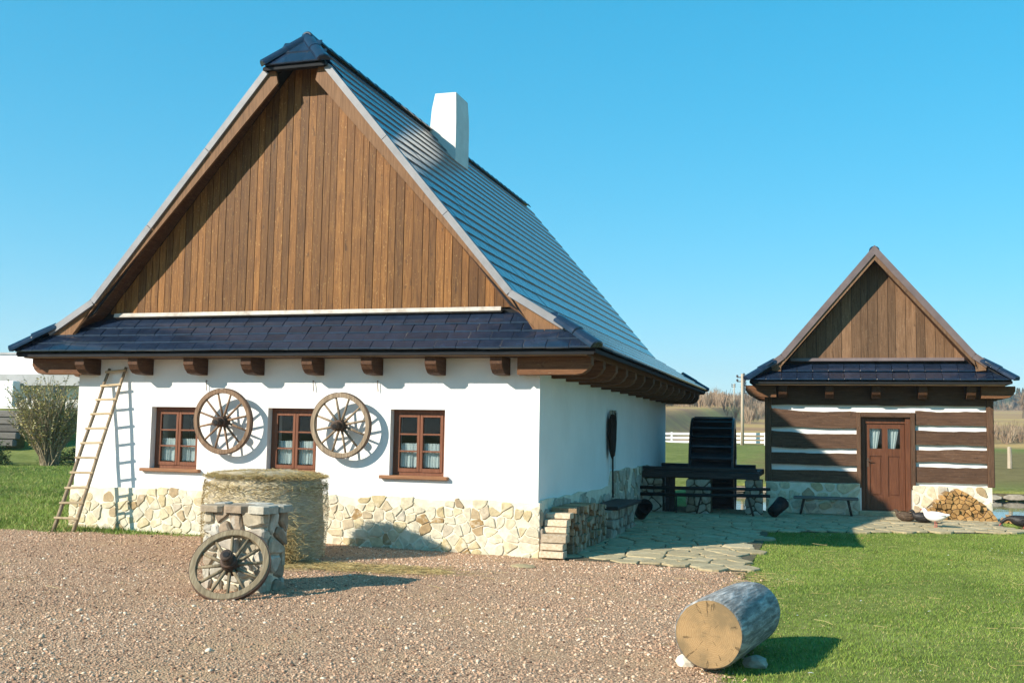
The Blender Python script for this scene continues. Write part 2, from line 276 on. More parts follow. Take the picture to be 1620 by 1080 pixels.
M['ceramic'] = mat_noise('insulator', [(0.3, (0.05, 0.04, 0.04)), (0.7, (0.09, 0.08, 0.08))], 3, bump=0)
M['feather_bit'] = mk_tint('feather_bit', [(0.0, (0.6, 0.6, 0.58)), (1.0, (0.85, 0.85, 0.84))], 0.8)
M['dead_leaf'] = mk_tint('dead_leaf', [(0.0, (0.16, 0.06, 0.02)), (1.0, (0.34, 0.15, 0.05))], 0.8)

# ------------------------------------------------------------------ helpers
def tag(o, label=None, cat=None, group=None, kind=None):
    if label: o['label'] = label
    if cat: o['category'] = cat
    if group: o['group'] = group
    if kind: o['kind'] = kind
    return o
def empty(name, loc=(0, 0, 0), label=None, cat=None, group=None, rz=0.0):
    o = bpy.data.objects.new(name, None); COL.objects.link(o); o.location = loc; o.rotation_euler = (0, 0, rz); o.empty_display_size = 0.1
    return tag(o, label, cat, group)
def link(name, me, parent=None, mats=(), loc=None, rot=None, smooth=False):
    for x in mats:
        if len(me.materials) < len(mats): me.materials.append(M[x] if isinstance(x, str) else x)
    o = bpy.data.objects.new(name, me); COL.objects.link(o)
    if parent: o.parent = parent
    if loc is not None: o.location = loc
    if rot is not None: o.rotation_euler = rot
    if smooth: me.polygons.foreach_set('use_smooth', [True]*len(me.polygons))
    return o
class MB:
    def __init__(s): s.v = []; s.f = []; s.mi = []
    def add(s, vs, fs, mi=0):
        b = len(s.v); s.v += [tuple(v) for v in vs]; s.f += [tuple(b+i for i in f) for f in fs]; s.mi += [mi]*len(fs); return s
    def box(s, x0, x1, y0, y1, z0, z1, mi=0, c=0.0, rot=None, piv=None):
        if c <= 0:
            vs = [(x, y, z) for z in (z0, z1) for y in (y0, y1) for x in (x0, x1)]
            fs = [(0, 2, 3, 1), (4, 5, 7, 6), (0, 1, 5, 4), (2, 6, 7, 3), (0, 4, 6, 2), (1, 3, 7, 5)]
        else:
            bm = bmesh.new(); bmesh.ops.create_cube(bm, size=1)
            bmesh.ops.scale(bm, vec=(x1-x0, y1-y0, z1-z0), verts=bm.verts); bmesh.ops.translate(bm, vec=((x0+x1)/2, (y0+y1)/2, (z0+z1)/2), verts=bm.verts)
            bmesh.ops.bevel(bm, geom=bm.edges[:], offset=c, segments=1, affect='EDGES')
            bm.verts.ensure_lookup_table(); bm.verts.index_update()
            vs = [v.co.copy() for v in bm.verts]; fs = [[v.index for v in f.verts] for f in bm.faces]; bm.free()
        if rot is not None:
            p = Vector(piv if piv is not None else ((x0+x1)/2, (y0+y1)/2, (z0+z1)/2)); vs = [rot @ (Vector(v)-p) + p for v in vs]
        return s.add(vs, fs, mi)
    def prism(s, poly, plane, d0, d1, c=0.0, mi=0, mi_end=None, cback=True):
        """poly in a 2D plane ('xz' extruded along y, 'yz' along x, 'xy' along z); c chamfers the d0 face (and d1)"""
        def P(a, b, d): return {'xz': (a, d, b), 'yz': (d, a, b), 'xy': (a, b, d)}[plane]
        n = len(poly); cxp = sum(p[0] for p in poly)/n; cyp = sum(p[1] for p in poly)/n
        sg = 1 if d1 > d0 else -1
        rings = []
        if c > 0:
            def shrink(k):
                out = []
                for a, b in poly:
                    L = math.hypot(a-cxp, b-cyp) or 1; q = max(0.3, 1-k/L); out.append((cxp+(a-cxp)*q, cyp+(b-cyp)*q))
                return out
            sm = shrink(c)
            rings = [[P(a, b, d0) for a, b in sm], [P(a, b, d0+sg*c*0.8) for a, b in poly]]
            rings += [[P(a, b, d1-sg*c*0.8) for a, b in poly], [P(a, b, d1) for a, b in sm]] if cback else [[P(a, b, d1) for a, b in poly]]
        else:
            rings = [[P(a, b, d0) for a, b in poly], [P(a, b, d1) for a, b in poly]]
        vs = [v for r in rings for v in r]; me_ = mi if mi_end is None else mi_end
        s.add(vs, [tuple(range(n))], me_); base = len(s.v)-len(vs)
        for k in range(len(rings)-1):
            for i in range(n):
                j = (i+1) % n
                s.f.append((base+k*n+i, base+(k+1)*n+i, base+(k+1)*n+j, base+k*n+j)); s.mi.append(mi)
        s.f.append(tuple(base+(len(rings)-1)*n+i for i in reversed(range(n)))); s.mi.append(me_)
        return s
    def tube(s, pts, rad, n=8, mi=0, cap=True):
        pts = [Vector(p) for p in pts]; rad = rad if isinstance(rad, (list, tuple)) else [rad]*len(pts)
        up = None; rings = []
        for i, p in enumerate(pts):
            d = (pts[min(i+1, len(pts)-1)]-pts[max(i-1, 0)]).normalized()
            if up is None: up = d.orthogonal().normalized()
            up = (up - d*up.dot(d)).normalized(); side = d.cross(up)
            rings.append([p+(up*math.cos(2*math.pi*k/n)+side*math.sin(2*math.pi*k/n))*rad[i] for k in range(n)])
        b = len(s.v); s.v += [tuple(v) for r in rings for v in r]
        for i in range(len(rings)-1):
            for k in range(n):
                j = (k+1) % n; s.f.append((b+i*n+k, b+i*n+j, b+(i+1)*n+j, b+(i+1)*n+k)); s.mi.append(mi)
        if cap:
            s.f.append(tuple(b+k for k in reversed(range(n)))); s.mi.append(mi)
            s.f.append(tuple(b+(len(rings)-1)*n+k for k in range(n))); s.mi.append(mi)
        return s
    def mesh(s, name, recenter=False):
        me = bpy.data.meshes.new(name); off = Vector((0, 0, 0))
        if recenter:
            a = np.array(s.v); off = Vector(((a.min(0)+a.max(0))/2).tolist()); s.v = [tuple(Vector(v)-off) for v in s.v]
        me.from_pydata(s.v, [], s.f); me.polygons.foreach_set('material_index', s.mi); me.update()
        bm = bmesh.new(); bm.from_mesh(me); bmesh.ops.recalc_face_normals(bm, faces=bm.faces); bm.to_mesh(me); bm.free()
        s.off = off; return me
    def obj(s, name, parent=None, mats=('plaster',), recenter=True, smooth=False):
        me = s.mesh(name, recenter); o = link(name, me, parent, mats, smooth=smooth)
        loc = s.off
        if parent is not None and recenter: loc = loc - wloc(parent)
        o.location = loc; return o
def wloc(o):
    v = Vector((0, 0, 0))
    while o is not None: v += o.location; o = o.parent
    return v
def bulk(name, V, F, mats, tint=None, kind='stuff', parent=None, smooth=False):
    """one mesh from numpy arrays"""
    me = bpy.data.meshes.new(name); k = F.shape[1]
    me.vertices.add(len(V)); me.vertices.foreach_set('co', V.astype(np.float32).ravel())
    me.loops.add(F.size); me.loops.foreach_set('vertex_index', F.astype(np.int32).ravel())
    me.polygons.add(len(F)); me.polygons.foreach_set('loop_start', np.arange(0, F.size, k, dtype=np.int32))
    if tint is not None:
        a = me.attributes.new('tint', 'FLOAT', 'POINT'); a.data.foreach_set('value', tint.astype(np.float32))
    me.update(calc_edges=True)
    o = link(name, me, parent, mats, smooth=smooth)
    if kind: o['kind'] = kind
    return o
def sstep(a, b, t): 
    u = np.clip((t-a)/(b-a), 0, 1); return u*u*(3-2*u)
def instance_cloud(tv, tf, pos, rotz, scale, tilt=None):
    """template verts repeated: pos (n,3), rotz (n), scale (n,3)"""
    n = len(pos); v = tv[None]*scale[:, None, :]
    if tilt is not None:
        ct, st = np.cos(tilt)[:, None], np.sin(tilt)[:, None]; y, z = v[..., 1].copy(), v[..., 2].copy()
        v[..., 1] = y*ct - z*st; v[..., 2] = y*st + z*ct
    c, s = np.cos(rotz)[:, None], np.sin(rotz)[:, None]
    x = v[..., 0]*c - v[..., 1]*s; y = v[..., 0]*s + v[..., 1]*c
    V = np.stack([x, y, v[..., 2]], -1) + pos[:, None, :]
    F = tf[None] + (np.arange(n)*len(tv))[:, None, None]
    return V.reshape(-1, 3), F.reshape(-1, tf.shape[1])
def clip_poly(poly, p, nrm):
    out = []; n = len(poly)
    for i in range(n):
        a, b = poly[i], poly[(i+1) % n]
        da = (a[0]-p[0])*nrm[0]+(a[1]-p[1])*nrm[1]; db = (b[0]-p[0])*nrm[0]+(b[1]-p[1])*nrm[1]
        if da <= 0: out.append(a)
        if (da < 0 < db) or (db < 0 < da):
            t = da/(da-db); out.append((a[0]+(b[0]-a[0])*t, a[1]+(b[1]-a[1])*t))
    return out
def voronoi(pts, bound, gap):
    """cells of 2D points clipped to a convex bound and shrunk by gap/2"""
    cells = []
    for i, p in enumerate(pts):
        poly = list(bound); near = sorted(range(len(pts)), key=lambda j: (pts[j][0]-p[0])**2+(pts[j][1]-p[1])**2)[1:22]
        for j in near:
            q = pts[j]; dx, dy = q[0]-p[0], q[1]-p[1]; L = math.hypot(dx, dy) or 1e-6; nx, ny = dx/L, dy/L
            poly = clip_poly(poly, (p[0]+dx/2-nx*gap/2, p[1]+dy/2-ny*gap/2), (nx, ny))
            if len(poly) < 3: break
        cells.append(poly if len(poly) >= 3 else None)
    return cells
def area(poly): return 0.5*abs(sum(poly[i][0]*poly[(i+1) % len(poly)][1]-poly[(i+1) % len(poly)][0]*poly[i][1] for i in range(len(poly))))
def soften(poly, k=0.22, jit=0.0):
    out = []; n = len(poly)
    for i in range(n):
        a, b, c = poly[i-1], poly[i], poly[(i+1) % n]
        for t, q in ((k, a), (k, c)):
            out.append((b[0]+(q[0]-b[0])*t+rnd.uniform(-jit, jit), b[1]+(q[1]-b[1])*t+rnd.uniform(-jit, jit)))
    o2 = [out[0]]
    for p in out[1:]:
        if math.hypot(p[0]-o2[-1][0], p[1]-o2[-1][1]) > 0.006: o2.append(p)
    return o2
def jitter_pts(x0, x1, y0, y1, dx, dy, jit=0.38):
    pts = []; ny = max(1, round((y1-y0)/dy)); hy = (y1-y0)/ny
    for r in range(ny):
        x = x0 + rnd.uniform(0, dx)*0.6
        while x < x1:
            pts.append((min(x1-0.02, x+rnd.uniform(-1, 1)*dx*jit*0.5), y0+(r+0.5)*hy+rnd.uniform(-1, 1)*hy*jit)); x += dx*rnd.uniform(0.6, 1.45)
    return pts
def fnoise(x, y=0.0, z=0.0): return mnoise.noise(Vector((x, y, z)))

# ------------------------------------------------------------------ terrain
def g(x, y):
    x = np.asarray(x, float); y = np.asarray(y, float)
    z = 0.11*np.clip(-x/7.3, 0, 1.2)*sstep(-7, -0.6, y)
    z = z + 0.09*sstep(0.5, 8, y)*sstep(-2, 0.5, x)
    lf = sstep(-9, -14, x)
    z = z + lf*(0.16*sstep(2, 13, y) + 2.25*sstep(17, 40, y))
    far = 0.12*sstep(20.5, 22, y) + 0.0175*np.clip(y-21.5, 0, 53.5) + np.clip(y-75, 0, 390)*0.0355
    far = far - np.clip(y-465, 0, 300)*0.05
    far = far + 46*np.exp(-((x-330)/230)**2)*sstep(420, 880, y)
    z = z + far*(1-lf*sstep(60, 30, y))
    inx = sstep(0.28, 0.5, x)*sstep(60, 58, x); iny = sstep(9.68, 9.9, y)*sstep(21.25, 21.0, y)
    return z*(1-inx*iny) - 0.75*inx*iny
def g1(x, y): return float(g(x, y))
def ticks(*segs):
    out = []
    for a, b, st in segs: out += list(np.arange(a, b-1e-6, st))
    out.append(segs[-1][1]); return np.array(out)
def grid_mesh(name, xs, ys, keep=None, zoff=0.0):
    X, Y = np.meshgrid(xs, ys); Z = g(X, Y)+zoff
    V = np.stack([X, Y, Z], -1).reshape(-1, 3); nx, ny = len(xs), len(ys)
    i, j = np.meshgrid(np.arange(nx-1), np.arange(ny-1)); a = (j*nx+i).ravel()
    F = np.stack([a, a+1, a+nx+1, a+nx], -1)
    if keep is not None: F = F[keep((X[:-1, :-1]+X[1:, 1:]).ravel()/2, (Y[:-1, :-1]+Y[1:, 1:]).ravel()/2)]
    return V, F
xs = ticks((-700, -120, 20), (-120, -30, 4), (-30, -10, 0.8), (-10, 16, 0.22), (16, 60, 2), (60, 200, 10), (200, 900, 25))
ys = ticks((-700, -40, 30), (-40, -15, 2), (-15, 23, 0.22), (23, 90, 2), (90, 500, 10), (500, 1400, 25))
V, F = grid_mesh('ground', xs, ys)
bulk('ground', V, F, ('ground',), kind='structure', smooth=True)

def in_poly(x, y, poly):
    x = np.asarray(x); y = np.asarray(y); r = np.zeros(x.shape, bool); n = len(poly)
    for i in range(n):
        (x1, y1), (x2, y2) = poly[i], poly[(i+1) % n]
        cnd = ((y1 > y) != (y2 > y)) & (x < (x2-x1)*(y-y1)/((y2-y1) or 1e-9)+x1); r ^= cnd
    return r
def wob(x, y, s=1.3, a=0.18): return a*(np.sin(x*s*2.1+1.3)*np.cos(y*s*1.7)+0.6*np.sin(x*s*5.3+y*s*4.1)+0.35*np.sin(x*s*11.1-y*s*9.7))
GRAVEL = [(-20, -26), (4.5, -26), (3.35, -10), (3.0, -6.3), (2.86, -3.5), (2.72, -0.42), (0.35, -0.02), (-0.1, -0.02), (-4.4, -0.02), (-5.2, -0.35), (-7.4, -0.95), (-9.5, -0.9), (-20, -0.5)]
PAVE = [(0.02, 0.02), (0.42, -0.06), (2.70, -0.42), (2.66, 4.75), (6.75, 6.2), (6.75, 9.05), (0.02, 9.6)]
gkeep = lambda x, y: in_poly(x+wob(x, y, 1.3, 0.10), y+wob(y, x, 1.1, 0.10), GRAVEL)
V, F = grid_mesh('gravel_yard', ticks((-20, -9, 0.3), (-9, 4.6, 0.09)), ticks((-26, -9, 0.4), (-9, 0.1, 0.09)), gkeep, 0.006)
used = np.unique(F); mp = -np.ones(len(V), int); mp[used] = np.arange(len(used))
bulk('gravel_yard', V[used], mp[F], ('gravel',), kind='structure', smooth=True)

# loose pebbles
phi = (1+5**0.5)/2
ico = np.array([(-1, phi, 0), (1, phi, 0), (-1, -phi, 0), (1, -phi, 0), (0, -1, phi), (0, 1, phi), (0, -1, -phi), (0, 1, -phi), (phi, 0, -1), (phi, 0, 1), (-phi, 0, -1), (-phi, 0, 1)])/1.9
icof = np.array([(0, 11, 5), (0, 5, 1), (0, 1, 7), (0, 7, 10), (0, 10, 11), (1, 5, 9), (5, 11, 4), (11, 10, 2), (10, 7, 6), (7, 1, 8), (3, 9, 4), (3, 4, 2), (3, 2, 6), (3, 6, 8), (3, 8, 9), (4, 9, 5), (2, 4, 11), (6, 2, 10), (8, 6, 7), (9, 8, 1)])
octv = np.array([(1, 0.1, 0), (-0.9, -0.1, 0.1), (0.1, 0.9, 0), (0, -1, -0.1), (0.15, 0.1, 0.8), (0, 0, -0.7)]); octf = np.array([(0, 2, 4), (2, 1, 4), (1, 3, 4), (3, 0, 4), (2, 0, 5), (1, 2, 5), (3, 1, 5), (0, 3, 5)])
def cam_filter(x, y, margin=0.6):
    dx, dy = x-3.665, y+13.498; dep = dx*-0.287+dy*0.954; lat = dx*0.958+dy*0.287
    return (dep > 5.5) & (np.abs(lat) < dep*0.487+margin)
def scatter_pebbles(name, n, smin, smax, tv, tf):
    x = nr.uniform(-10, 4.2, n); y = nr.uniform(-9.0, 0.05, n); k = gkeep(x+nr.normal(0, 0.12, n), y+nr.normal(0, 0.10, n)) & cam_filter(x, y)
    k &= ~((x > -7.25) & (x < 0.02) & (y > -0.06))
    dens = 0.5+0.5*np.sin(x*1.7+np.sin(y*2.3)*1.5)*np.cos(y*1.9+x*0.6); k &= nr.random(n) < 0.35+0.65*dens
    x, y = x[k], y[k]; n = len(x); s = nr.uniform(smin, smax, n)**1.0
    sc = np.stack([s*nr.uniform(0.8, 1.4, n), s*nr.uniform(0.7, 1.1, n), s*nr.uniform(0.45, 0.8, n)], -1)
    pos = np.stack([x, y, g(x, y)+0.006+sc[:, 2]*0.25], -1)
    V, F = instance_cloud(tv, tf, pos, nr.uniform(0, 6.28, n), sc, nr.uniform(-0.5, 0.5, n))
    t = np.clip(nr.normal(0.5, 0.26, n)+0.10*np.sin(x*0.9+1.2*np.sin(y*0.7))*np.sin(y*1.1+np.sin(x*1.3)), 0, 1); return V, F, np.repeat(t, len(tv))
parts = [scatter_pebbles('p', 210000, 0.0045, 0.011, octv, octf), scatter_pebbles('p', 19000, 0.010, 0.018, ico, icof), scatter_pebbles('p', 300, 0.015, 0.027, ico, icof)]
off = 0; VV, FF, TT = [], [], []
for V, F, t in parts: VV.append(V); FF.append(F+off); TT.append(t); off += len(V)
o = bulk('gravel', np.concatenate(VV), np.concatenate(FF), ('pebble',), np.concatenate(TT)); tag(o, 'loose reddish gravel covering the yard in front of the white house', 'gravel')

# grass blades
def grass(n, xr, yr, keep, hmin, hmax, wd, label, name='grass', dry=0.06):
    x = nr.uniform(*xr, n); y = nr.uniform(*yr, n); k = keep(x, y) & cam_filter(x, y, 1.0); x, y = x[k], y[k]; n = len(x)
    h = nr.uniform(hmin, hmax, n)*(1+0.35*np.sin(x*2.1+y*1.3)*np.sin(y*2.7-x)); a = nr.uniform(0, 6.28, n); lean = nr.uniform(0.3, 1.4, n)*h
    b = nr.uniform(0, 6.28, n); z = g(x, y); w = wd*nr.uniform(0.7, 1.3, n)
    p0 = np.stack([x-np.cos(a)*w, y-np.sin(a)*w, z-0.004], -1); p1 = np.stack([x+np.cos(a)*w, y+np.sin(a)*w, z-0.004], -1)
    p2 = np.stack([x+np.cos(b)*lean, y+np.sin(b)*lean, z+h], -1)
    V = np.stack([p0, p1, p2], 1).reshape(-1, 3); F = np.arange(3*n).reshape(-1, 3)
    patch = 0.12*np.sin(x*1.1+0.7*np.sin(y*1.7))+0.12*np.sin(y*0.9+np.sin(x*2.3))+0.10*np.sin(x*4.3+1.3*np.sin(y*3.1))*np.sin(y*3.7+np.sin(x*2.9))
    t = np.clip(nr.normal(0.5, 0.17, n)+patch, 0, 0.9); t = np.where(nr.random(n) < dry*(1+4*np.clip(np.sin(x*1.9+1.1*np.sin(y*1.3))*np.sin(y*1.7+0.8*np.sin(x*1.1))-0.25, 0, 1)), 1.0, t)
    o = bulk(name, V, F, ('blade',), np.repeat(t, 3)); tag(o, label, 'grass'); return o
not_pave = lambda x, y: ~in_poly(x+nr.normal(0, 0.05, len(x)), y+nr.normal(0, 0.05, len(x)), PAVE)
right = lambda x, y: ~gkeep(x+nr.normal(0, 0.09, len(x)), y+nr.normal(0, 0.09, len(x))) & not_pave(x, y) & (x > 2.2) & ~((x > 2.3) & (y > 8.6) & (x < 6.9)) & (y < 9.8)
grass(620000, (2.4, 13), (-9, 9.8), right, 0.012, 0.027, 0.0032, 'short green lawn beside the gravel in front of the log cabin')
left = lambda x, y: ~gkeep(x+nr.normal(0, 0.12, len(x)), y+nr.normal(0, 0.15, len(x))) & ((x < -7.3) | (y < -0.04)) & (x < -3.9)
grass(330000, (-30, -3.9), (-1.3, 16), left, 0.03, 0.07, 0.006, 'green lawn left of the white house up to the shrub')

# ------------------------------------------------------------------ paving in front of the cabin and beside the house
pave = empty('paving', (0, 0, 0)); pave['kind'] = 'structure'
pk = lambda x, y: in_poly(x, y, PAVE)
V, F = grid_mesh('joint_bed', ticks((0.0, 6.8, 0.1)), ticks((-0.5, 9.7, 0.1)), pk, 0.012)
used = np.unique(F); mp = -np.ones(len(V), int); mp[used] = np.arange(len(used))
bulk('joint_bed', V[used], mp[F], ('joint',), kind='structure', parent=pave)
pts = [p for p in jitter_pts(-0.3, 7.1, -0.8, 9.9, 0.39, 0.30, 0.42)]
cells = voronoi(pts, [(-0.4, -0.9), (7.2, -0.9), (7.2, 10), (-0.4, 10)], 0.024)
for p, c in zip(pts, cells):
    if not c or area(c) < 0.02: continue
    if not in_poly(np.array([p[0]]), np.array([p[1]]), PAVE)[0]: continue
    if p[1] > 9.0 and p[0] > 2.3: continue
    c = soften(c, 0.14, 0.008); zc = g1(*p)+0.012; h = rnd.uniform(0.014, 0.026)
    MB().prism(c, 'xy', zc+h, zc-0.02, 0.008, cback=False).obj('slab', pave, ('slab',)).rotation_euler = (rnd.uniform(-.008, .008), rnd.uniform(-.008, .008), 0)

# pond
water = MB().box(0.2, 60, 9.6, 21.4, -0.5, -0.12).obj('water', None, ('water',)); tag(water, kind='structure')
bank = empty('stone_bank', (12, 21.2, 0), 'low dry stone bank edging the far side of the pond', 'stone bank')
MB().box(0.3, 60, 21.22, 21.6, -0.7, 0.10).obj('backing', bank, ('joint',))
for r in range(2):
    x = 0.4+rnd.random()*0.3
    while x < 17:
        w = rnd.uniform(0.28, 0.75); z0 = -0.28+r*0.19+rnd.uniform(-.02, .02)
        poly = soften([(x, z0), (x+w-.03, z0+rnd.uniform(-.03, .03)), (x+w-.04, z0+.17+rnd.uniform(-.03, .02)), (x+.02, z0+.17+rnd.uniform(-.03, .02))], 0.25, 0.012)
        MB().prism(poly, 'xz', 21.05+rnd.uniform(-.04, .04)+r*0.05, 21.3, 0.03, cback=False).obj('stone', bank, ('bank_stone',)); x += w

# ------------------------------------------------------------------ shared building pieces
def wheel(name, parent_loc, rot, radius, mats, label, group=None):
    o = empty(name, parent_loc, label, 'wheel', group); o.rotation_euler = rot
    r = radius; m_ = MB(); n = 48; w, d = 0.062, 0.055      # axis along local Y, front is -Y
    ringp = [(r-w, -d/2), (r-w+.006, -d/2-.006), (r-.006, -d/2-.006), (r, -d/2), (r, d/2), (r-w, d/2)]
    vs = []; fs = []
    for k in range(n):
        a = 2*math.pi*k/n; wb = 1+0.004*math.sin(3*a+r*40)
        for (rr, yy) in ringp: vs.append((rr*wb*math.cos(a), yy, rr*wb*math.sin(a)))
    q = len(ringp)
    for k in range(n):
        for i in range(q):
            j = (i+1) % q; k2 = (k+1) % n; fs.append((k*q+i, k*q+j, k2*q+j, k2*q+i))
    m_.add(vs, fs); rim = m_.obj('rim', o, (mats,), False)
    ti = MB(); vs = []; fs = []
    for k in range(n):
        a = 2*math.pi*k/n
        for (rr, yy) in [(r+.001, -d/2+.004), (r+.009, -d/2+.004), (r+.009, d/2-.002), (r+.001, d/2-.002)]: vs.append((rr*math.cos(a), yy, rr*math.sin(a)))
    for k in range(n):
        for i in range(4):
            j = (i+1) % 4; k2 = (k+1) % n; fs.append((k*4+i, k*4+j, k2*4+j, k2*4+i))
    ti.add(vs, fs).obj('iron_tyre', o, ('iron',), False)
    hub = MB().tube([(0, -.20, 0), (0, -.195, 0), (0, -.10, 0), (0, -.07, 0), (0, .05, 0), (0, .09, 0), (0, .11, 0)], [.045, .054, .058, .078, .080, .06, .055], 20).obj('hub', o, ('hub',), False, True)
    MB().tube([(0, -.207, 0), (0, -.19, 0)], [.030, .030], 14).obj('hub_bore', hub, ('black',), False)
    for yy, rr in ((-.185, .058), (-.085, .077), (.045, .082)):
        MB().tube([(0, yy-.012, 0), (0, yy+.012, 0)], [rr, rr], 20).obj('hub_band', hub, ('iron',), False, True)
    for k in range(12):
        a = 2*math.pi*(k+0.5)/12+r; dx, dz = math.cos(a), math.sin(a)
        p = [(dx*t, -.012*(1 if k % 2 else -1)*(1-t/r), dz*t) for t in (.06, r*.45, r-.055)]
        MB().tube(p, [.019, .017, .014], 7).obj('spoke', o, (mats,), False, True)
    return o
def tile_mesh(w, L, th):
    """flat clay tile: local x = width, local y = up the slope, local z = normal; lower lip at y=0"""
    b = .004; prof = [(0.0, 0.0), (-.004, th*.55), (.008, th), (L*.5, th*.86), (L, th*.62), (L, 0.0)]
    m_ = MB(); xs_ = [-w/2, -w/2+b, w/2-b, w/2]; vs = []
    for i, x in enumerate(xs_):
        for (y, z) in prof: vs.append((x, y, z*(0.93 if i in (0, 3) and z > 0 else 1)))
    q = len(prof); fs = []
    for i in range(3):
        for k in range(q): j = (k+1) % q; fs.append((i*q+k, (i+1)*q+k, (i+1)*q+j, i*q+j))
    fs += [tuple(range(q)), tuple(3*q+k for k in reversed(range(q)))]
    m_.add(vs, fs); me = m_.mesh('roof_tile'); me.materials.append(M['tile']); return me
def frame_mat(o_, xdir, ydir):
    x = Vector(xdir).normalized(); y = Vector(ydir).normalized(); z = x.cross(y); mm = Matrix.Identity(4)
    for i in range(3): mm[i][0], mm[i][1], mm[i][2], mm[i][3] = x[i], y[i], z[i], o_[i]
    return mm
def place_tile(me, parent, org, xdir, ydir, name='roof_tile'):
    o = bpy.data.objects.new(name, me); COL.objects.link(o); o.parent = parent
    j = rnd.uniform(-.003, .003); o.matrix_local = frame_mat(Vector(org)-wloc(parent)+Vector((0, 0, j)), xdir, ydir); return o
def join_tiles(me, parent, mats_list, name='distant_roof_tiles'):
    tv = np.array([v.co[:] for v in me.vertices]); 
    F = []; V = []; off = 0
    tl = [list(p.vertices) for p in me.polygons]
    m_ = MB()
    for mm in mats_list:
        A = np.array(mm); V_ = tv@A[:3, :3].T+A[:3, 3]; m_.add([tuple(v) for v in V_], tl)
    me2 = bpy.data.meshes.new(name); me2.from_pydata(m_.v, [], m_.f); me2.materials.append(M['tile']); me2.update()
    o = bpy.data.objects.new(name, me2); COL.objects.link(o); o.parent = parent; o.location = -wloc(parent); o['kind'] = 'stuff'; return o
def half_pipe(parent, a, b, up, r0, r1, name, mat='tile', endcap=True):
    a, b = Vector(a), Vector(b); d = (b-a).normalized(); up = Vector(up); up = (up-d*up.dot(d)).normalized(); s_ = d.cross(up); n = 10; vs = []; m_ = MB()
    for P, r in ((a-d*.012, r0*.8), (a, r0), (a+d*.02, r0), (b, r1)):
        for th in (0, .018):
            for k in range(n+1):
                t = math.pi*k/n; vs.append(P+(s_*math.cos(t)+up*(math.sin(t)*.85-.1))*(r-th))
    q = n+1; fs = []
    for i in range(3):
        for k in range(n): fs.append((i*2*q+k, i*2*q+k+1, (i+1)*2*q+k+1, (i+1)*2*q+k)); fs.append((i*2*q+q+k, (i+1)*2*q+q+k, (i+1)*2*q+q+k+1, i*2*q+q+k+1))
    for k in range(n): fs.append((k, q+k, q+k+1, k+1)); e = 6*q; fs.append((e+k, e+k+1, e+q+k+1, e+q+k))
    if endcap: fs.append(tuple(range(q, 2*q)))
    m_.add(vs, fs); return m_.obj(name, parent, (mat,), True, False)
def corbel(parent, base, out, width, h, length, zt, mat, name='beam'):
    """beam end poking out along `out` ('-y','+x','-x') with a rounded lower nose; base = wall coordinate, centre across"""
    L = length; pr = [(-.25, 0), (-.25, -h), (L-.20, -h), (L-.11, -h*.93), (L-.045, -h*.72), (L-.012, -h*.48), (L, -h*.44), (L, 0)]
    c, wcoord = base; m_ = MB()
    if out == '-y': m_.prism([(wcoord-a, zt+b) for a, b in pr], 'yz', c-width/2, c+width/2, .008)
    elif out == '+x': m_.prism([(wcoord+a, zt+b) for a, b in pr], 'xz', c-width/2, c+width/2, .008)
    else: m_.prism([(wcoord-a, zt+b) for a, b in pr], 'xz', c-width/2, c+width/2, .008)
    return m_.obj(name, parent, (mat,))
def stone_face(parent, x0, x1, z0, ztop, plane, dwall, proud, dx, dz, mat, drop=0.0, gap=.035, name='stone', flip=1):
    """irregular stones set into a mortared face; ztop is a function of the run coordinate"""
    zmax = max(ztop(x0+(x1-x0)*i/20) for i in range(21))
    pts = jitter_pts(x0, x1, z0, zmax, dx, dz); cells = voronoi(pts, [(x0, z0), (x1, z0), (x1, zmax), (x0, zmax)], gap)
    for p, c in zip(pts, cells):
        if not c or p[1] > ztop(p[0])-.035 or rnd.random() < drop: continue
        if any(q[1] > ztop(q[0])+.02 for q in c): c = [(q[0], min(q[1], ztop(q[0])-.005)) for q in c]
        if area(c) < .004: continue
        c = soften(c, rnd.uniform(.10, .24), .010); pr = proud*rnd.uniform(.25, 1.5)
        MB().prism(c, plane, dwall+flip*pr, dwall-flip*.03, min(.010, pr*.7), cback=False).obj(name, parent, (mat,)).rotation_euler = (0, 0, 0)

# ------------------------------------------------------------------ white farmhouse
house = empty('farmhouse', (-3.6, 5.6, 0.05), 'long white plastered farmhouse with tall dark tiled roof and brown board gable', 'house')
XL, XR, YF, YB, ZT = -7.28, 0.0, 0.0, 11.3, 2.68
WIN = [(-5.97, -5.17), (-4.03, -3.25), (-2.13, -1.33)]; WZ0, WZ1 = 1.0, 1.918
w = MB(); xsn = [XL]
for a, b in WIN: xsn += [a, b]
xsn.append(XR)
for i in range(0, len(xsn), 2): w.box(xsn[i], xsn[i+1], 0, .42, -.15, ZT)
for a, b in WIN: w.box(a, b, 0, .42, -.15, WZ0); w.box(a, b, 0, .42, WZ1, ZT)
# side wall with its narrow niche
w.box(-.42, 0, .42, 4.72, -.15, ZT); w.box(-.42, 0, 5.28, YB, -.15, ZT); w.box(-.42, 0, 4.72, 5.28, -.15, 1.02); w.box(-.42, 0, 4.72, 5.28, 2.06, ZT); w.box(-.42, -.26, 4.72, 5.28, 1.02, 2.06)
w.box(XL, XL+.42, .42, YB, -.15, ZT); w.box(XL+.42, -.42, YB-.42, YB, -.15, ZT)
wall = w.obj('wall', house, ('plaster',))
w = MB(); w.box(XL+.5, -.5, .9, 8, .02, .05); w.box(XL+.5, -.5, 2.2, 2.25, .05, 2.6); w.obj('room_partition', house, ('room',))
MB().box(XL+.42, -.42, .42, YB-.42, 2.60, 2.66).obj('ceiling', house, ('room',))
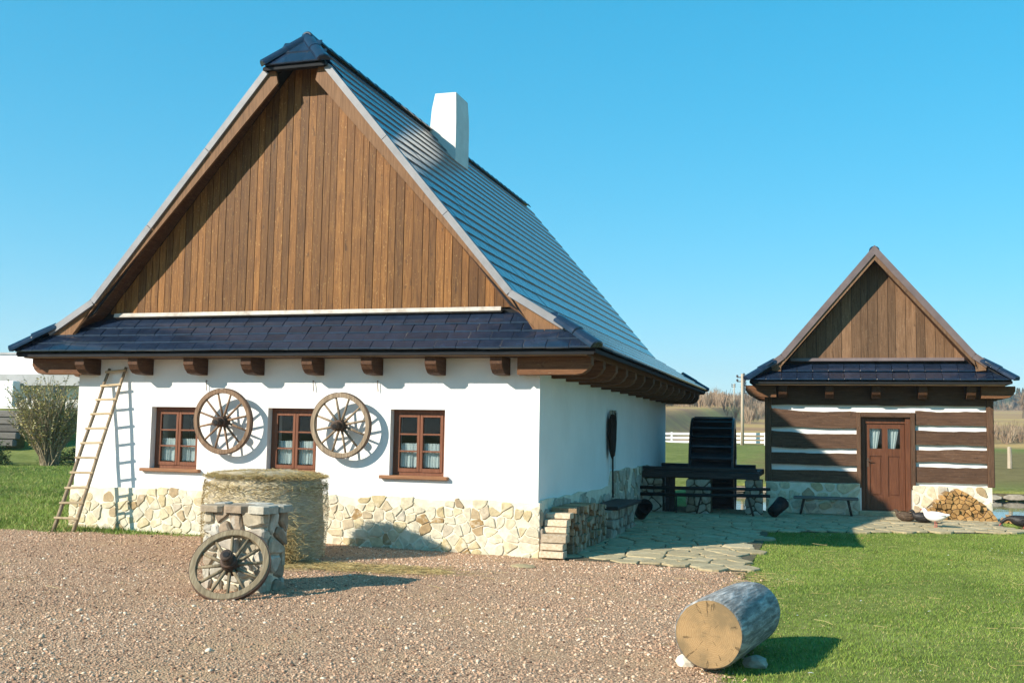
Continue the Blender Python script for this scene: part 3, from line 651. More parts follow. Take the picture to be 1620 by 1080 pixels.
# plinth
ptop = lambda x: .715+.035*fnoise(x*1.7, 3.1)+.02*fnoise(x*5.1, 9)
n = 60; pl = [(XL-.03, -.2)]+[(XR+.03, -.2)]+[(XR+.03-(XR-XL+.06)*i/n, ptop(XR-(XR-XL)*i/n)) for i in range(n+1)]
pm_ = MB().prism(pl, 'xz', -.035, .1, .0); 
stop = lambda y: (.735 if y < 4.72 else 1.0)+.03*fnoise(y*1.9, 7.7)
plinth = pm_.obj('plinth', house, ('mortar',))
pl = [(.102, -.2), (8.8, -.2)]+[(8.8-8.698*i/n, stop(8.8-8.698*i/n)) for i in range(n+1)]
side_plinth = MB().prism(pl, 'yz', .032, -.1, 0).obj('plinth', house, ('mortar',))
stone_face(plinth, XL-.03, XR+.03, -.06, ptop, 'xz', -.035, .013, .170, .115, 'stone', .14, .012, flip=-1)
stone_face(side_plinth, -.02, 8.7, -.03, stop, 'yz', .032, .03, .36, .20, 'stone_grey', .02, .03, flip=1)
# windows
def window(parent, x0, x1, z0, z1, y, mat):
    o = MB(); f = .055
    o.box(x0, x0+f, y, y+.07, z0, z1); o.box(x1-f, x1, y, y+.07, z0, z1); o.box(x0+f, x1-f, y, y+.07, z1-f, z1); o.box(x0+f, x1-f, y, y+.07, z0, z0+f)
    win = o.obj('window', parent, (mat,)); xm = (x0+x1)/2
    for a, b in ((x0+f+.003, xm-.002), (xm+.002, x1-f-.003)):
        c = MB(); s_ = .042; zb, zt_ = z0+f+.003, z1-f-.003; yy = y-.012
        c.box(a, a+s_, yy, yy+.05, zb, zt_, c=.004); c.box(b-s_, b, yy, yy+.05, zb, zt_, c=.004); c.box(a+s_, b-s_, yy+.001, yy+.05, zt_-s_, zt_); c.box(a+s_, b-s_, yy+.001, yy+.05, zb, zb+s_*1.2)
        hh = (zt_-s_-zb-s_*1.2)
        for q in (1, 2): zz = zb+s_*1.2+hh*q/3; c.box(a+s_, b-s_, yy+.004, yy+.045, zz-.011, zz+.011)
        cs = c.obj('casement', win, (mat,))
        for q in range(3):
            za = zb+s_*1.2+hh*q/3; MB().box(a+s_-.004, b-s_+.004, yy+.022, yy+.026, za+.008, za+hh/3-.008).obj('pane', win, ('glass',))
        cu = MB(); nn = 40; vs = []; wd = b-a-.04; ztop_ = zb+.43*(zt_-zb)+.05; zbot = zb+.055
        for i in range(nn+1):
            t = i/nn; ph = fnoise(t*5, a*9)*6; yy2 = y+.065+.014*math.sin(t*34+ph); zz = zbot+.014*abs(math.sin(t*26))
            vs += [(a+.02+wd*t, yy2, zz), (a+.02+wd*t, yy2+.004, (zz+ztop_)/2), (a+.02+wd*t, y+.065+.010*math.sin(t*40+ph), ztop_+.006*math.sin(t*50))]
        fs = []
        for i in range(nn): fs += [(3*i, 3*i+3, 3*i+4, 3*i+1), (3*i+1, 3*i+4, 3*i+5, 3*i+2)]
        cu.add(vs, fs).obj('curtain', win, ('lace',), smooth=True)
        MB().tube([(a, y+.066, ztop_-.012), (b, y+.066, ztop_-.012)], .004, 6).obj('curtain_rod', win, ('lace',))
    s_ = MB().box(x0-.13, x1+.08, y-.185, y-.001, z0-.035, z0+.012, c=.008); s_.obj('sill', win, ('sill_wood',))
    return win
for a, b in WIN: window(house, a+.004, b-.004, WZ0+.004, WZ1-.004, .115, 'window')

# roof geometry
RC = -3.6; RIDGE = 7.31; WK, ZK, WE, ZE = 3.25, 3.447, 4.45, 2.72
def roof_z(w): return RIDGE-(RIDGE-ZK)/WK*w if w < WK else ZK-(ZK-ZE)/(WE-WK)*(w-WK)
YV, YV2, YE, YE2 = -.30, 11.80, -.50, 12.0
S1 = Vector((1, 0, -(RIDGE-ZK)/WK)).normalized(); S2 = Vector((1, 0, -(ZK-ZE)/(WE-WK))).normalized()
roof = MB()
# underlay shells (closed slabs), one per slope, following the flare
for sg in (1, -1):
    th = .13
    def loop(y, dz=0): return [(RC+sg*0, y if y > 1 else .03, RIDGE+dz), (RC+sg*.47, y, roof_z(.47)+dz), (RC+sg*WK, y, ZK+dz), (RC+sg*4.02, y, roof_z(4.02)+dz)]
    A, B = [loop(YV+.02, -.02), loop(YV+.02, -.02-th)], [loop(YV2-.02, -.02), loop(YV2-.02, -.02-th)]
    vs = A[0]+A[1]+B[0]+B[1]
    fs = []
    for i in range(3): fs += [(i, i+1, 9+i, 8+i), (4+i, 12+i, 13+i, 5+i), (i, 4+i, 5+i, i+1), (8+i, 9+i, 13+i, 12+i)]
    roof.add(vs, fs+[(3, 7, 15, 11)])
    a, b, c, d = (RC+sg*4.02, YV+.02, roof_z(4.02)-.02), (RC+sg*WE, YE+.02, ZE-.02), (RC+sg*WE, YE2-.02, ZE-.02), (RC+sg*4.02, YV2-.02, roof_z(4.02)-.02)
    lo = [(x, y, z-.05) for x, y, z in (a, b, c, d)]
    roof.add([a, b, c, d]+lo, [(0, 1, 2, 3), (4, 7, 6, 5), (0, 4, 5, 1), (1, 5, 6, 2), (2, 6, 7, 3), (0, 3, 7, 4)])
# front and rear skirts
def skirt(y0, z0, y1, z1, hw0, hw1):
    top = [(RC-hw0, y0, z0), (RC+hw0, y0, z0), (RC+hw1, y1, z1), (RC-hw1, y1, z1)]; lo = [(x, y, z-.05) for x, y, z in top]
    roof.add(top+lo, [(0, 1, 2, 3), (4, 7, 6, 5), (0, 4, 5, 1), (1, 5, 6, 2), (2, 6, 7, 3), (0, 3, 7, 4)])
SKB, SKT = 2.70, 3.22
skirt(YE+.02, SKB-.02, 0.03, SKT-.01, WE-.02, 3.62); skirt(YE2-.02, SKB-.02, YB-.03, SKT-.01, WE-.02, 3.62)
# little front half hip
HB, HY = 6.79, -.40; hw = .50
roof.add([(RC-hw, HY, HB), (RC+hw, HY, HB), (RC, -.02, RIDGE+.01), (RC-hw, HY, HB-.04), (RC+hw, HY, HB-.04), (RC, .02, RIDGE-.06), (RC-hw, YV+.05, HB-.02), (RC+hw, YV+.05, HB-.02)],
         [(0, 1, 2), (3, 4, 1, 0), (0, 2, 6), (1, 7, 2), (3, 6, 7, 4), (0, 6, 3), (1, 4, 7)])
roof_o = roof.obj('roof', house, ('underlay',))
TM = tile_mesh(.2995, .36, .046)
# right slope tiles, nearest ones singly
rows = []
L1 = math.hypot(WK, RIDGE-ZK); L2 = math.hypot(WE-WK, ZK-ZE); EXPO = .285
n2 = round(L2/EXPO); n1 = round(L1/EXPO)
for k in range(n2): t = k/n2; rows.append((WE+.03-(WE-WK)*t, ZE-.01+(ZK-ZE)*t, S2))
for k in range(n1-1): t = k/n1; rows.append((WK-WK*t, ZK+(RIDGE-ZK)*t, S1))
rows.append((WK/n1, RIDGE-(RIDGE-ZK)/n1, S1)); TMR = tile_mesh(.2995, .25, .046)
for sg in (1, -1):
    far_m = []; top_m = []; count = 0
    for ri, (wv, zv, sd) in enumerate(rows):
        up = Vector((-sg*sd.x, 0, -sd.z)); xd = Vector((0, sg, 0)) ; y0 = YV+.02; y1 = YV2-.02
        if wv > 4.1: ex = (wv-4.02)/(WE-4.02)*.2; y0 -= ex; y1 += ex
        hipw = .62
        nt = int((y1-y0)/.3); st = (y1-y0)/nt
        for k in range(nt):
            yc = y0+(k+.5)*st+(0 if ri % 2 == 0 else .0)
            if wv < hipw and yc < .1+(.5-wv)*.0: 
                if yc < .0: continue
            nrm = xd.cross(up); org = Vector((RC+sg*wv, yc, zv))+nrm*.0
            if ri == len(rows)-1: top_m.append(frame_mat(org+Vector((0, 0, .012)), xd, (up+nrm*-.012)))
            elif sg == 1 and k < 8: place_tile(TM, roof_o, org+Vector((0, 0, .012)), xd, up+nrm*-.012); count += 1
            else: far_m.append(frame_mat(org+Vector((0, 0, .012)), xd, (up+nrm*-.012)))
    join_tiles(TM, roof_o, far_m); join_tiles(TMR, roof_o, top_m, 'ridge_course')
# front skirt tiles
SU = Vector((0, .52, .52)).normalized(); slen = math.hypot(.52, .52); nrow = 4; TMS = tile_mesh(.298, .23, .030)
for r in range(nrow):
    t = (r+.0)/nrow*.92; y = YE-.03+.53*t; z = SKB-.01+.52*t; hwid = WE-(WE-3.62)*t-.03
    nt = int(2*hwid/.3); st = 2*hwid/nt
    for k in range(nt):
        x = RC-hwid+(k+.5)*st
        place_tile(TMS, roof_o, (x, y, z+.012), (1, 0, 0), SU+Vector((0, .03, -.03)))
# hip cap tiles, ridge tiles
for sg in (1, -1):
    p0 = Vector((RC+sg*(WE+.03), YE-.05, ZE+.0)); p1 = Vector((RC+sg*3.93, YV+.03, 3.08))
    for k in range(2):
        a = p0.lerp(p1, k*.5); b = p0.lerp(p1, k*.5+.54); half_pipe(roof_o, a+Vector((0, 0, .012*k)), b, (sg*.2, -.2, 1), .115, .10, 'hip_tile')
    p0 = Vector((RC+sg*(hw-.02), HY-.02, HB+.04)); p1 = Vector((RC, -.02, RIDGE+.01))
    for k in range(2):
        a = p0.lerp(p1, k*.5); b = p0.lerp(p1, k*.5+.54); half_pipe(roof_o, a, b, (sg*.5, -.6, .7), .105, .095, 'hip_tile')
    p0 = Vector((RC+sg*(WE+.03), YE2+.05, ZE)); p1 = Vector((RC+sg*3.93, YV2-.03, 3.08))
    for k in range(2): half_pipe(roof_o, p0.lerp(p1, k*.5), p0.lerp(p1, k*.5+.54), (sg*.2, .2, 1), .115, .10, 'hip_tile')
TH = tile_mesh(.30, .26, .03); hu = Vector((0, .38, .54)).normalized()
for (r, xx) in ((0, -.30), (0, 0.0), (0, .30), (1, -.15), (1, .15)):
    y = HY-.02+.38*r*.36; z = HB+.01+.54*r*.36; place_tile(TH, roof_o, (RC+xx, y, z+.01), (1, 0, 0), hu)
y = -.05
while y < YV2:
    half_pipe(roof_o, (RC, y, RIDGE+.045), (RC, min(y+.36, YV2+.02), RIDGE+.035), (0, 0, 1), .085, .080, 'ridge_tile', endcap=False); y += .335
# verge boards and flashing
for sg in (1, -1):
    def PX(w): return RC+sg*w
    k1 = (RIDGE-ZK)/WK
    outer = [(PX(.47), roof_z(.47)-.03), (PX(WK), ZK-.03), (PX(4.0), roof_z(4.0)-.03)]
    inner = [(PX(3.72), 2.95), (PX(3.28), 3.22), (PX(.47), roof_z(.47)-.30)]
    inner = [(PX(3.60), 2.98), (PX(.30), roof_z(.47)-.17)]
    b = MB().prism([(PX(.36), roof_z(.36)-.03)]+outer[1:2]+[(PX(3.38), roof_z(3.38)-.16)]+inner, 'xz', YV-.01, YV+.03, .0); b.obj('barge_board', roof_o, ('barge',))
    MB().prism([(PX(WK+.03), ZK-.05), (PX(4.0), roof_z(4.0)-.03), (PX(3.98), 2.92), (PX(3.62), 2.90), (PX(3.34), 3.32)], 'xz', YV+.008, YV+.04, 0).obj('barge_board', roof_o, ('barge',))
    fl = MB(); prof = [(.47, roof_z(.47)), (WK, ZK), (4.0, roof_z(4.0))]
    for (w0, z0), (w1, z1) in zip(prof[:-1], prof[1:]):
        nseg = max(1, round(math.hypot(w1-w0, z1-z0)/1.6))
        for q in range(nseg):
            a0, a1 = q/nseg, (q+1)/nseg-.002; P0 = (w0+(w1-w0)*a0, z0+(z1-z0)*a0); P1 = (w0+(w1-w0)*a1, z0+(z1-z0)*a1)
            d = Vector((P1[0]-P0[0], P1[1]-P0[1])).normalized(); nn_ = Vector((-d.y, d.x)) if -d.y*0+d.x > 0 else Vector((d.y, -d.x))
            if nn_.y < 0: nn_ = -nn_
            f2 = MB(); t0, t1 = -.035, .06
            poly = [(PX(P0[0]+nn_.x*t0), P0[1]+nn_.y*t0), (PX(P1[0]+nn_.x*t0), P1[1]+nn_.y*t0), (PX(P1[0]+nn_.x*t1), P1[1]+nn_.y*t1), (PX(P0[0]+nn_.x*t1), P0[1]+nn_.y*t1)]
            f2.prism(poly, 'xz', YV-.045, YV+.075, .0); f2.obj('verge_flashing', roof_o, ('zinc',))
# soffit boards of the verge overhang (boards run up the slope)
for sg in (1, -1):
    for q in range(2):
        ya = YV+.035+q*.13; vs = []
        for (w_, z_) in ((.44, roof_z(.44)), (WK, ZK), (3.6, roof_z(3.6))):
            for y_ in (ya, ya+.126):
                for dz in (-.155, -.175): vs.append((RC+sg*w_, y_, z_+dz))
        fs = []
        for i in (0, 4): fs += [(i, i+4, i+6, i+2), (i+1, i+3, i+7, i+5), (i, i+1, i+5, i+4), (i+2, i+6, i+7, i+3)]
        fs += [(0, 2, 3, 1), (8, 9, 11, 10)]
        MB().add(vs, fs).obj('soffit_board', roof_o, ('beam',))
# gable boards
gz0 = SKT+.09; x = RC-3.18; ends = RC+3.18; GP = [(RC-3.9, SKT-.55), (RC+3.9, SKT-.55), (RC+3.62, SKT-.02), (RC+3.25, ZK-.10), (RC, RIDGE-.09), (RC-3.25, ZK-.10), (RC-3.62, SKT-.02)]
gable = MB().prism(GP, 'xz', .03, .08, 0).obj('gable', house, ('underlay',)); MB().prism(GP, 'xz', YB-.08, YB-.03, 0).obj('gable', house, ('gable',))
while x < ends:
    w_ = rnd.uniform(.09, .15); x1 = min(x+w_, ends); t0 = roof_z(abs(x-RC))-.18; t1 = roof_z(abs(x1-RC))-.18
    poly = [(x+.004, gz0), (x1-.004, gz0), (x1-.004, max(t1, gz0+.02)), (x+.004, max(t0, gz0+.02))]
    if x < RC < x1: poly.insert(3, (RC, roof_z(0)-.2))
    yy = rnd.uniform(-.004, .004); MB().prism(poly, 'xz', -.002+yy, .03, .0).obj('gable_board', gable, ('gable',)); x = x1
gf = MB(); gf.box(RC-3.06, RC+3.06, -.075, -.005, SKT+.028, SKT+.085, rot=Matrix.Rotation(R_(-12), 3, 'X')); gf.obj('gable_flashing', gable, ('pale_flash',))
# chimney
ch = MB(); rings = [(-3.56, -3.04, 4.85, 5.60, 6.2), (-3.56, -3.04, 4.85, 5.60, 7.45), (-3.54, -3.05, 4.86, 5.60, 7.75), (-3.49, -3.07, 4.89, 5.57, 8.06), (-3.40, -3.15, 5.0, 5.45, 8.06), (-3.40, -3.15, 5.0, 5.45, 7.8)]
vs = []
for a, b, c, d, z in rings: vs += [(a, c, z), (b, c, z), (b, d, z), (a, d, z)]
fs = []
for i in range(len(rings)-1):
    for k in range(4): j = (k+1) % 4; fs.append((i*4+k, i*4+j, i*4+4+j, i*4+4+k))
fs.append(tuple(len(vs)-4+k for k in range(4)))
chim = ch.add(vs, fs).obj('chimney', roof_o, ('chimney',))
MB().box(-3.40, -3.15, 5.0, 5.45, 7.82, 7.84).obj('flue', roof_o, ('black',))
MB().box(-3.62, -2.94, 4.81, 4.846, 6.3, 7.30, rot=None).obj('chimney_flashing', roof_o, ('underlay',)) if False else None
# eaves: fascia, soffit, beams
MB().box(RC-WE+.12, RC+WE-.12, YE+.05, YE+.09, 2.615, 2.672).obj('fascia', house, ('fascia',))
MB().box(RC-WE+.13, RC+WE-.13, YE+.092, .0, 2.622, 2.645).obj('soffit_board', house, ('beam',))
MB().box(RC+WE-.16, RC+WE-.12, YE+.1, YE2-.1, 2.615, 2.738).obj('fascia', house, ('beamx',))
MB().box(.0, RC+WE-.17, -.0, YE2-.1, 2.625, 2.65).obj('soffit_board', house, ('beamx',))
MB().box(RC-WE+.12, RC-WE+.16, YE+.1, YE2-.1, 2.615, 2.738).obj('fascia', house, ('beamx',))
MB().box(RC-WE+.17, XL, 0, YE2-.1, 2.625, 2.65).obj('soffit_board', house, ('beamx',))
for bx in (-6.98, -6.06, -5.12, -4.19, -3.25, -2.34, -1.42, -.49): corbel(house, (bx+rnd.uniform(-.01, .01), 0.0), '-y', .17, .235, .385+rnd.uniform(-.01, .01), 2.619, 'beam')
yb = -.16
while yb < 11.7:
    corbel(house, (yb, 0.0), '+x', .16, .235, .74+rnd.uniform(-.015, .015), 2.619, 'beamx'); corbel(house, (yb, XL), '-x', .16, .235, .68, 2.619, 'beamx'); yb += .835
# loose wire hooks left on the plaster
for hx in (-5.05, -3.32, -2.33):
    MB().tube([(hx, .0, 2.30), (hx, -.03, 2.31), (hx+.01, -.035, 2.22), (hx+.015, -.03, 2.16)], .006, 6).obj('wire_hook', house, ('iron',))

# ------------------------------------------------------------------ things on and before the facade
wheel('wagon_wheel', (-4.64, -.19, 1.715), (R_(4), 0, 0), .465, 'old_wood_brown', 'brown wooden wagon wheel hanging on white wall between the left two windows')
wheel('wagon_wheel', (-2.79, -.19, 1.685), (R_(4), 0, 0), .447, 'old_wood', 'pale wooden wagon wheel hanging on white wall left of the window with no wheel overlapping it'.replace(' with no wheel overlapping it', ' near the corner'))
lad = empty('ladder', (-6.8, -.7, .09), 'rustic wooden pole ladder leaning against the white wall', 'ladder')
f0, f1, t0, t1 = Vector((-6.98, -.76, .09)), Vector((-6.70, -.68, .09)), Vector((-6.72, -.035, 2.48)), Vector((-6.43, -.035, 2.50))
for a, b in ((f0, t0), (f1, t1)):
    pts_ = [a.lerp(b, k/10)+Vector((.010*fnoise(k*.5, a.x), .006*fnoise(k*.7, 4), 0)) for k in range(11)]; MB().tube(pts_, [.030-.008*k/10 for k in range(11)], 8).obj('rail', lad, ('ladder',), smooth=True)
for k in range(11):
    t = .085+k*.0895; a, b = f0.lerp(t0, t), f1.lerp(t1, t); d = (b-a).normalized(); q = d.to_track_quat('X', 'Z').to_matrix()
    c = (a+b)/2+Vector((0, -.03, 0)); L = (b-a).length/2+.035
    MB().box(c.x-L, c.x+L, c.y-.013, c.y+.013, c.z-.017, c.z+.017, c=.006, rot=q@Matrix.Rotation(R_(rnd.uniform(-1.5, 1.5)), 3, 'Y')).obj('rung', lad, ('rung',))

# hay bale
BX, BY = -3.07, -1.66; bz = g1(BX, BY)
bale = empty('hay_bale', (BX, BY, bz), 'upright round hay bale wrapped in net, loose straw on top', 'hay bale')
m_ = MB(); nseg, nz = 72, 26; vs = []
for iz in range(nz+1):
    t = iz/nz; z = t*.96
    rr = .69+.05*math.sin(math.pi*t)*.6-.02*t - (.06 if t > .97 else 0) + (.03*(1-t) )
    for k in range(nseg):
        a = 2*math.pi*k/nseg; q = rr*(1+.022*fnoise(math.cos(a)*2, math.sin(a)*2, z*2.5)+.012*fnoise(math.cos(a)*9, math.sin(a)*9, z*14)); vs.append((BX+q*math.cos(a)*1.0, BY+q*math.sin(a)*.96, bz+z+.04*fnoise(math.cos(a)*1.5, math.sin(a)*1.5, 2)*t))
for rr, zz in ((.6, 1.03), (.3, 1.06)):
    for k in range(nseg):
        a = 2*math.pi*k/nseg; vs.append((BX+rr*math.cos(a), BY+rr*math.sin(a), bz+zz+.03*fnoise(math.cos(a)*3*rr, math.sin(a)*3*rr)))
fs = []
for i in range(nz+2):
    for k in range(nseg): j = (k+1) % nseg; fs.append((i*nseg+k, i*nseg+j, (i+1)*nseg+j, (i+1)*nseg+k))
fs.append(tuple((nz+2)*nseg+k for k in range(nseg)))
m_.add(vs, fs).obj('net_wrapped_body', bale, ('bale',), smooth=True)
def straw(n, posf, lmin, lmax, up, name, parent=None, wd=.0022, label=None):
    P = np.array([posf() for _ in range(n)]); L = nr.uniform(lmin, lmax, n); a = nr.uniform(0, 6.28, n); e = nr.uniform(*up, n)
    d = np.stack([np.cos(a)*np.cos(e), np.sin(a)*np.cos(e), np.sin(e)], -1); s_ = np.stack([-np.sin(a), np.cos(a), np.zeros(n)], -1)*wd
    u_ = np.cross(d, s_/wd)*wd
    h = d*L[:, None]/2; bend = np.stack([nr.normal(0, .1, n), nr.normal(0, .1, n), nr.normal(0, .06, n)], -1)*L[:, None]
    q = [P-h+s_, P-h-s_, P-h+u_, P+bend+s_, P+bend-s_, P+bend+u_, P+h+s_, P+h-s_, P+h+u_]
    V = np.stack(q, 1).reshape(-1, 3); f = np.array([(0, 1, 4, 3), (1, 2, 5, 4), (2, 0, 3, 5), (3, 4, 7, 6), (4, 5, 8, 7), (5, 3, 6, 8)]); F = (f[None]+(np.arange(n)*9)[:, None, None]).reshape(-1, 4)
    if parent is not None: V = V-np.array(wloc(parent))
    o = bulk(name, V, F, ('straw',), np.repeat(nr.random(n), 9), parent=parent)
    if label: tag(o, label, 'straw')
    return o
def top_pos():
    a = rnd.uniform(0, 6.283); r = math.sqrt(rnd.random())*.74; return (BX+r*math.cos(a), BY+r*math.sin(a)*.96, bz+1.02-.07*(r/.8)**3+rnd.uniform(0, .035))
straw(5200, top_pos, .05, .22, (-.35, .35), 'loose_straw', bale)
def skin_pos():
    a = rnd.uniform(-3.3, .6); z = rnd.random()*.95; r = .80+.02*math.sin(z*3); return (BX+r*math.cos(a), BY+r*math.sin(a)*.97, bz+z)
def tuft_pos():
    return (BX+.58+rnd.gauss(0, .11), BY-.58+rnd.gauss(0, .07), bz+.03+abs(rnd.gauss(.0, .20)))
def straw_skin(n):
    a = nr.uniform(0, 6.283, n); z = nr.random(n)*.95; r = .735+.04*np.sin(z*3)+nr.uniform(-.012, .004, n); L = nr.uniform(.02, .07, n); e = nr.normal(0, .25, n)
    P = np.stack([r*np.cos(a), r*np.sin(a)*.965, z], -1); d = np.stack([-np.sin(a)*np.cos(e), np.cos(a)*np.cos(e), np.sin(e)], -1); o_ = np.stack([np.cos(a), np.sin(a), np.zeros(n)], -1)
    s_ = np.cross(o_, d)*.0022; h = d*L[:, None]/2; b = o_*(nr.random(n)*.012)[:, None]
    V = np.stack([P-h-s_, P-h+s_, P+b+s_, P+b-s_, P+h+s_+b*1.5, P+h-s_+b*1.5], 1).reshape(-1, 3); f = np.array([(0, 1, 2, 3), (3, 2, 4, 5)]); F = (f[None]+(np.arange(n)*6)[:, None, None]).reshape(-1, 4)
    bulk('hay_fibres', V, F, ('hay',), np.repeat(nr.random(n), 6), parent=bale)
straw_skin(9000)
straw(1100, tuft_pos, .06, .22, (-.5, .9), 'straw_tuft', bale)
def rim_pos():
    a = rnd.uniform(0, 6.283); return (BX+.735*math.cos(a), BY+.71*math.sin(a), bz+.90-abs(rnd.gauss(0, .05)))
straw(700, rim_pos, .05, .16, (-.9, .3), 'hanging_straw', bale)
def yard_straw():
    t = rnd.random(); x = -2.6+t*1.9+rnd.gauss(0, .25); y = -2.35+t*.35+rnd.gauss(0, .16); return (x, y, g1(x, y)+.02)
straw(2600, yard_straw, .06, .25, (-.06, .12), 'yard_straw', None, label='yellow straw strewn on the gravel between bale and pillar')
def wide_straw():
    x = rnd.uniform(-6, 2.5); y = rnd.uniform(-5.5, -.3); return (x, y, g1(x, y)+.018)
straw(90, wide_straw, .08, .3, (-.04, .05), 'stray_straw', None, label='single straws lying scattered over the gravel yard')
def lawn_straw():
    x = rnd.uniform(3.0, 7.5); y = rnd.uniform(-6, 4); return (x, y, g1(x, y)+.045)
straw(110, lawn_straw, .06, .22, (-.1, .2), 'lawn_straw', None, label='single straws lying scattered over the green lawn')
def edge_straw():
    x = 2.85+rnd.gauss(0, .2); y = -1.2+rnd.gauss(0, .5); return (x, y, g1(x, y)+.03)
straw(110, edge_straw, .06, .22, (-.1, .2), 'edge_straw', None, label='straw lying on the lawn edge by the paving corner')

# stone pillar with the leaning wheel
pil = empty('stone_pillar', (-1.97, -3.9, 0), 'square rubble stone pillar standing on the gravel', 'pillar', rz=R_(-4))
PX0, PX1, PY0, PY1, PZ = -.36, .33, -.25, .17, .80
core = MB().box(PX0+.03, PX1-.03, PY0+.03, PY1-.03, -.1, PZ).obj('core', None, ('mortar',), False); core.parent = pil; core.data.materials[0] = M['mortar']
def pil_face(plane, a0, a1, d, flip):
    ps = jitter_pts(a0, a1, -.02, PZ-.02, .20, .145, .35); cs = voronoi(ps, [(a0, -.05), (a1, -.05), (a1, PZ-.01), (a0, PZ-.01)], .022)
    for c in cs:
        if not c or area(c) < .003: continue
        c = soften(c, .2, .006); pr = rnd.uniform(.025, .06); q = MB().prism(c, plane, d+flip*pr, d-flip*.04, .022, cback=False); s_ = q.obj('stone', None, ('stone_grey',)); s_.parent = pil
pil_face('xz', PX0-.01, PX1+.01, PY0+.03, -1); pil_face('yz', PY0+.0, PY1, PX1-.03, 1); pil_face('yz', PY0, PY1, PX0+.03, -1); pil_face('xz', PX0, PX1, PY1-.03, 1)
ps = jitter_pts(PX0-.04, PX1+.05, PY0-.04, PY1+.04, .32, .26, .3)
for c in voronoi(ps, [(PX0-.05, PY0-.05), (PX1+.06, PY0-.05), (PX1+.06, PY1+.05), (PX0-.05, PY1+.05)], .015):
    if c and area(c) > .006: s_ = MB().prism(soften(c, .15, .006), 'xy', PZ+rnd.uniform(.035, .06), PZ-.02, .012, cback=False).obj('capstone', None, ('stone_grey',)); s_.parent = pil
w3 = wheel('wagon_wheel', (-1.84, -4.45, .305), (R_(-37), 0, R_(16)), .378, 'old_wood_dark', 'olive grey wooden wagon wheel leaning against the rubble stone pillar')

# big log with its chock stones
lg = empty('log', (2.985, -5.505, .02), 'thick grey debarked log lying at the edge of the lawn', 'log', rz=R_(-10))
n = 40; m_ = MB(); vs = []; fs = []
Ls = [0, .02, .38, .72, 1.06, 1.12, 1.14]; rr = [.228, .240, .242, .240, .237, .232, .22]
for y_, r_ in zip(Ls, rr):
    for k in range(n):
        a = 2*math.pi*k/n; q = r_*(1+.022*math.sin(2*a+1)+.03*fnoise(math.cos(a)*1.6, math.sin(a)*1.6, y_*1.2)+.012*fnoise(math.cos(a)*6, math.sin(a)*6, y_*3)); vs.append((q*math.cos(a), y_-.63, .255+q*math.sin(a)))
for i in range(len(Ls)-1):
    for k in range(n): j = (k+1) % n; fs.append((i*n+k, i*n+j, (i+1)*n+j, (i+1)*n+k))
m_.add(vs, fs); q = m_.obj('trunk', None, ('log_side',), False, True); q.parent = lg
m_ = MB(); m_.add([(x*.998, y_-.0015, z-.255) for x, y_, z in vs[:n]]+[(0, -.63, 0)], [(k, (k+1) % n, n) for k in range(n)]); q = m_.obj('sawn_end', None, ('log_end',), False); q.parent = lg; q.location = (0, 0, .255)
m_ = MB(); m_.add([(x, y_+.0015, z-.255) for x, y_, z in vs[-n:]]+[(0, Ls[-1]-.63, 0)], [(k, (k+1) % n, n) for k in range(n)]); q = m_.obj('sawn_end', None, ('log_end',), False); q.parent = lg; q.location = (0, 0, .255)
def rock(name, loc, size, mat, label, cat='stone', group=None):
    bm = bmesh.new(); bmesh.ops.create_icosphere(bm, subdivisions=2, radius=1)
    for v in bm.verts: v.co *= 1+.28*mnoise.noise(v.co*1.3+Vector(loc)*3); v.co = Vector((v.co.x*size[0], v.co.y*size[1], max(v.co.z, -.6)*size[2]))
    me = bpy.data.meshes.new(name); bm.to_mesh(me); bm.free(); o = link(name, me, None, (mat,), loc=loc); return tag(o, label, cat, group)
M['pale_stone'] = mat_noise('pale_chock_stone', [(0.3, (0.55, 0.50, 0.40)), (0.7, (0.70, 0.66, 0.56))], 8, bump=0.5)
rock('chock_stone', (2.69, -5.88, .035), (.07, .06, .06), 'pale_stone', 'pale round stone wedged under the left side of the log')
rock('chock_stone', (3.16, -5.72, .03), (.09, .07, .05), 'bank_stone', 'flat dark stone wedged under the shaded side of the log')
rock('loose_stone', (.1, -1.05, .012), (.17, .10, .03), 'slab', 'flat loose stone lying on the gravel near the house corner')

# ------------------------------------------------------------------ firewood beside the house, bench, broom
def firewood(cells, plane, d0, d1, mats, name, label, group, jd=.03):
    for c in cells:
        if not c or area(c) < .0018: continue
        c = soften(c, .06, .002); a = rnd.uniform(-jd, jd)
        o = MB().prism(c, plane, d0+a, d1+a, .0, 1, 0).obj(name, None, mats); tag(o, label, 'firewood', group)
zz = lambda y: g1(.3, y)+.02
st_pts = []; y_ = -.10
bound = [(-.18, .035), (2.45, .06), (2.45, .56), (1.6, .66), (.85, .66), (.42, .60), (-.02, .30), (-.18, .12)]
def in_conv(p, b): return all((b[(i+1) % len(b)][0]-b[i][0])*(p[1]-b[i][1])-(b[(i+1) % len(b)][1]-b[i][1])*(p[0]-b[i][0]) >= 0 for i in range(len(b)))
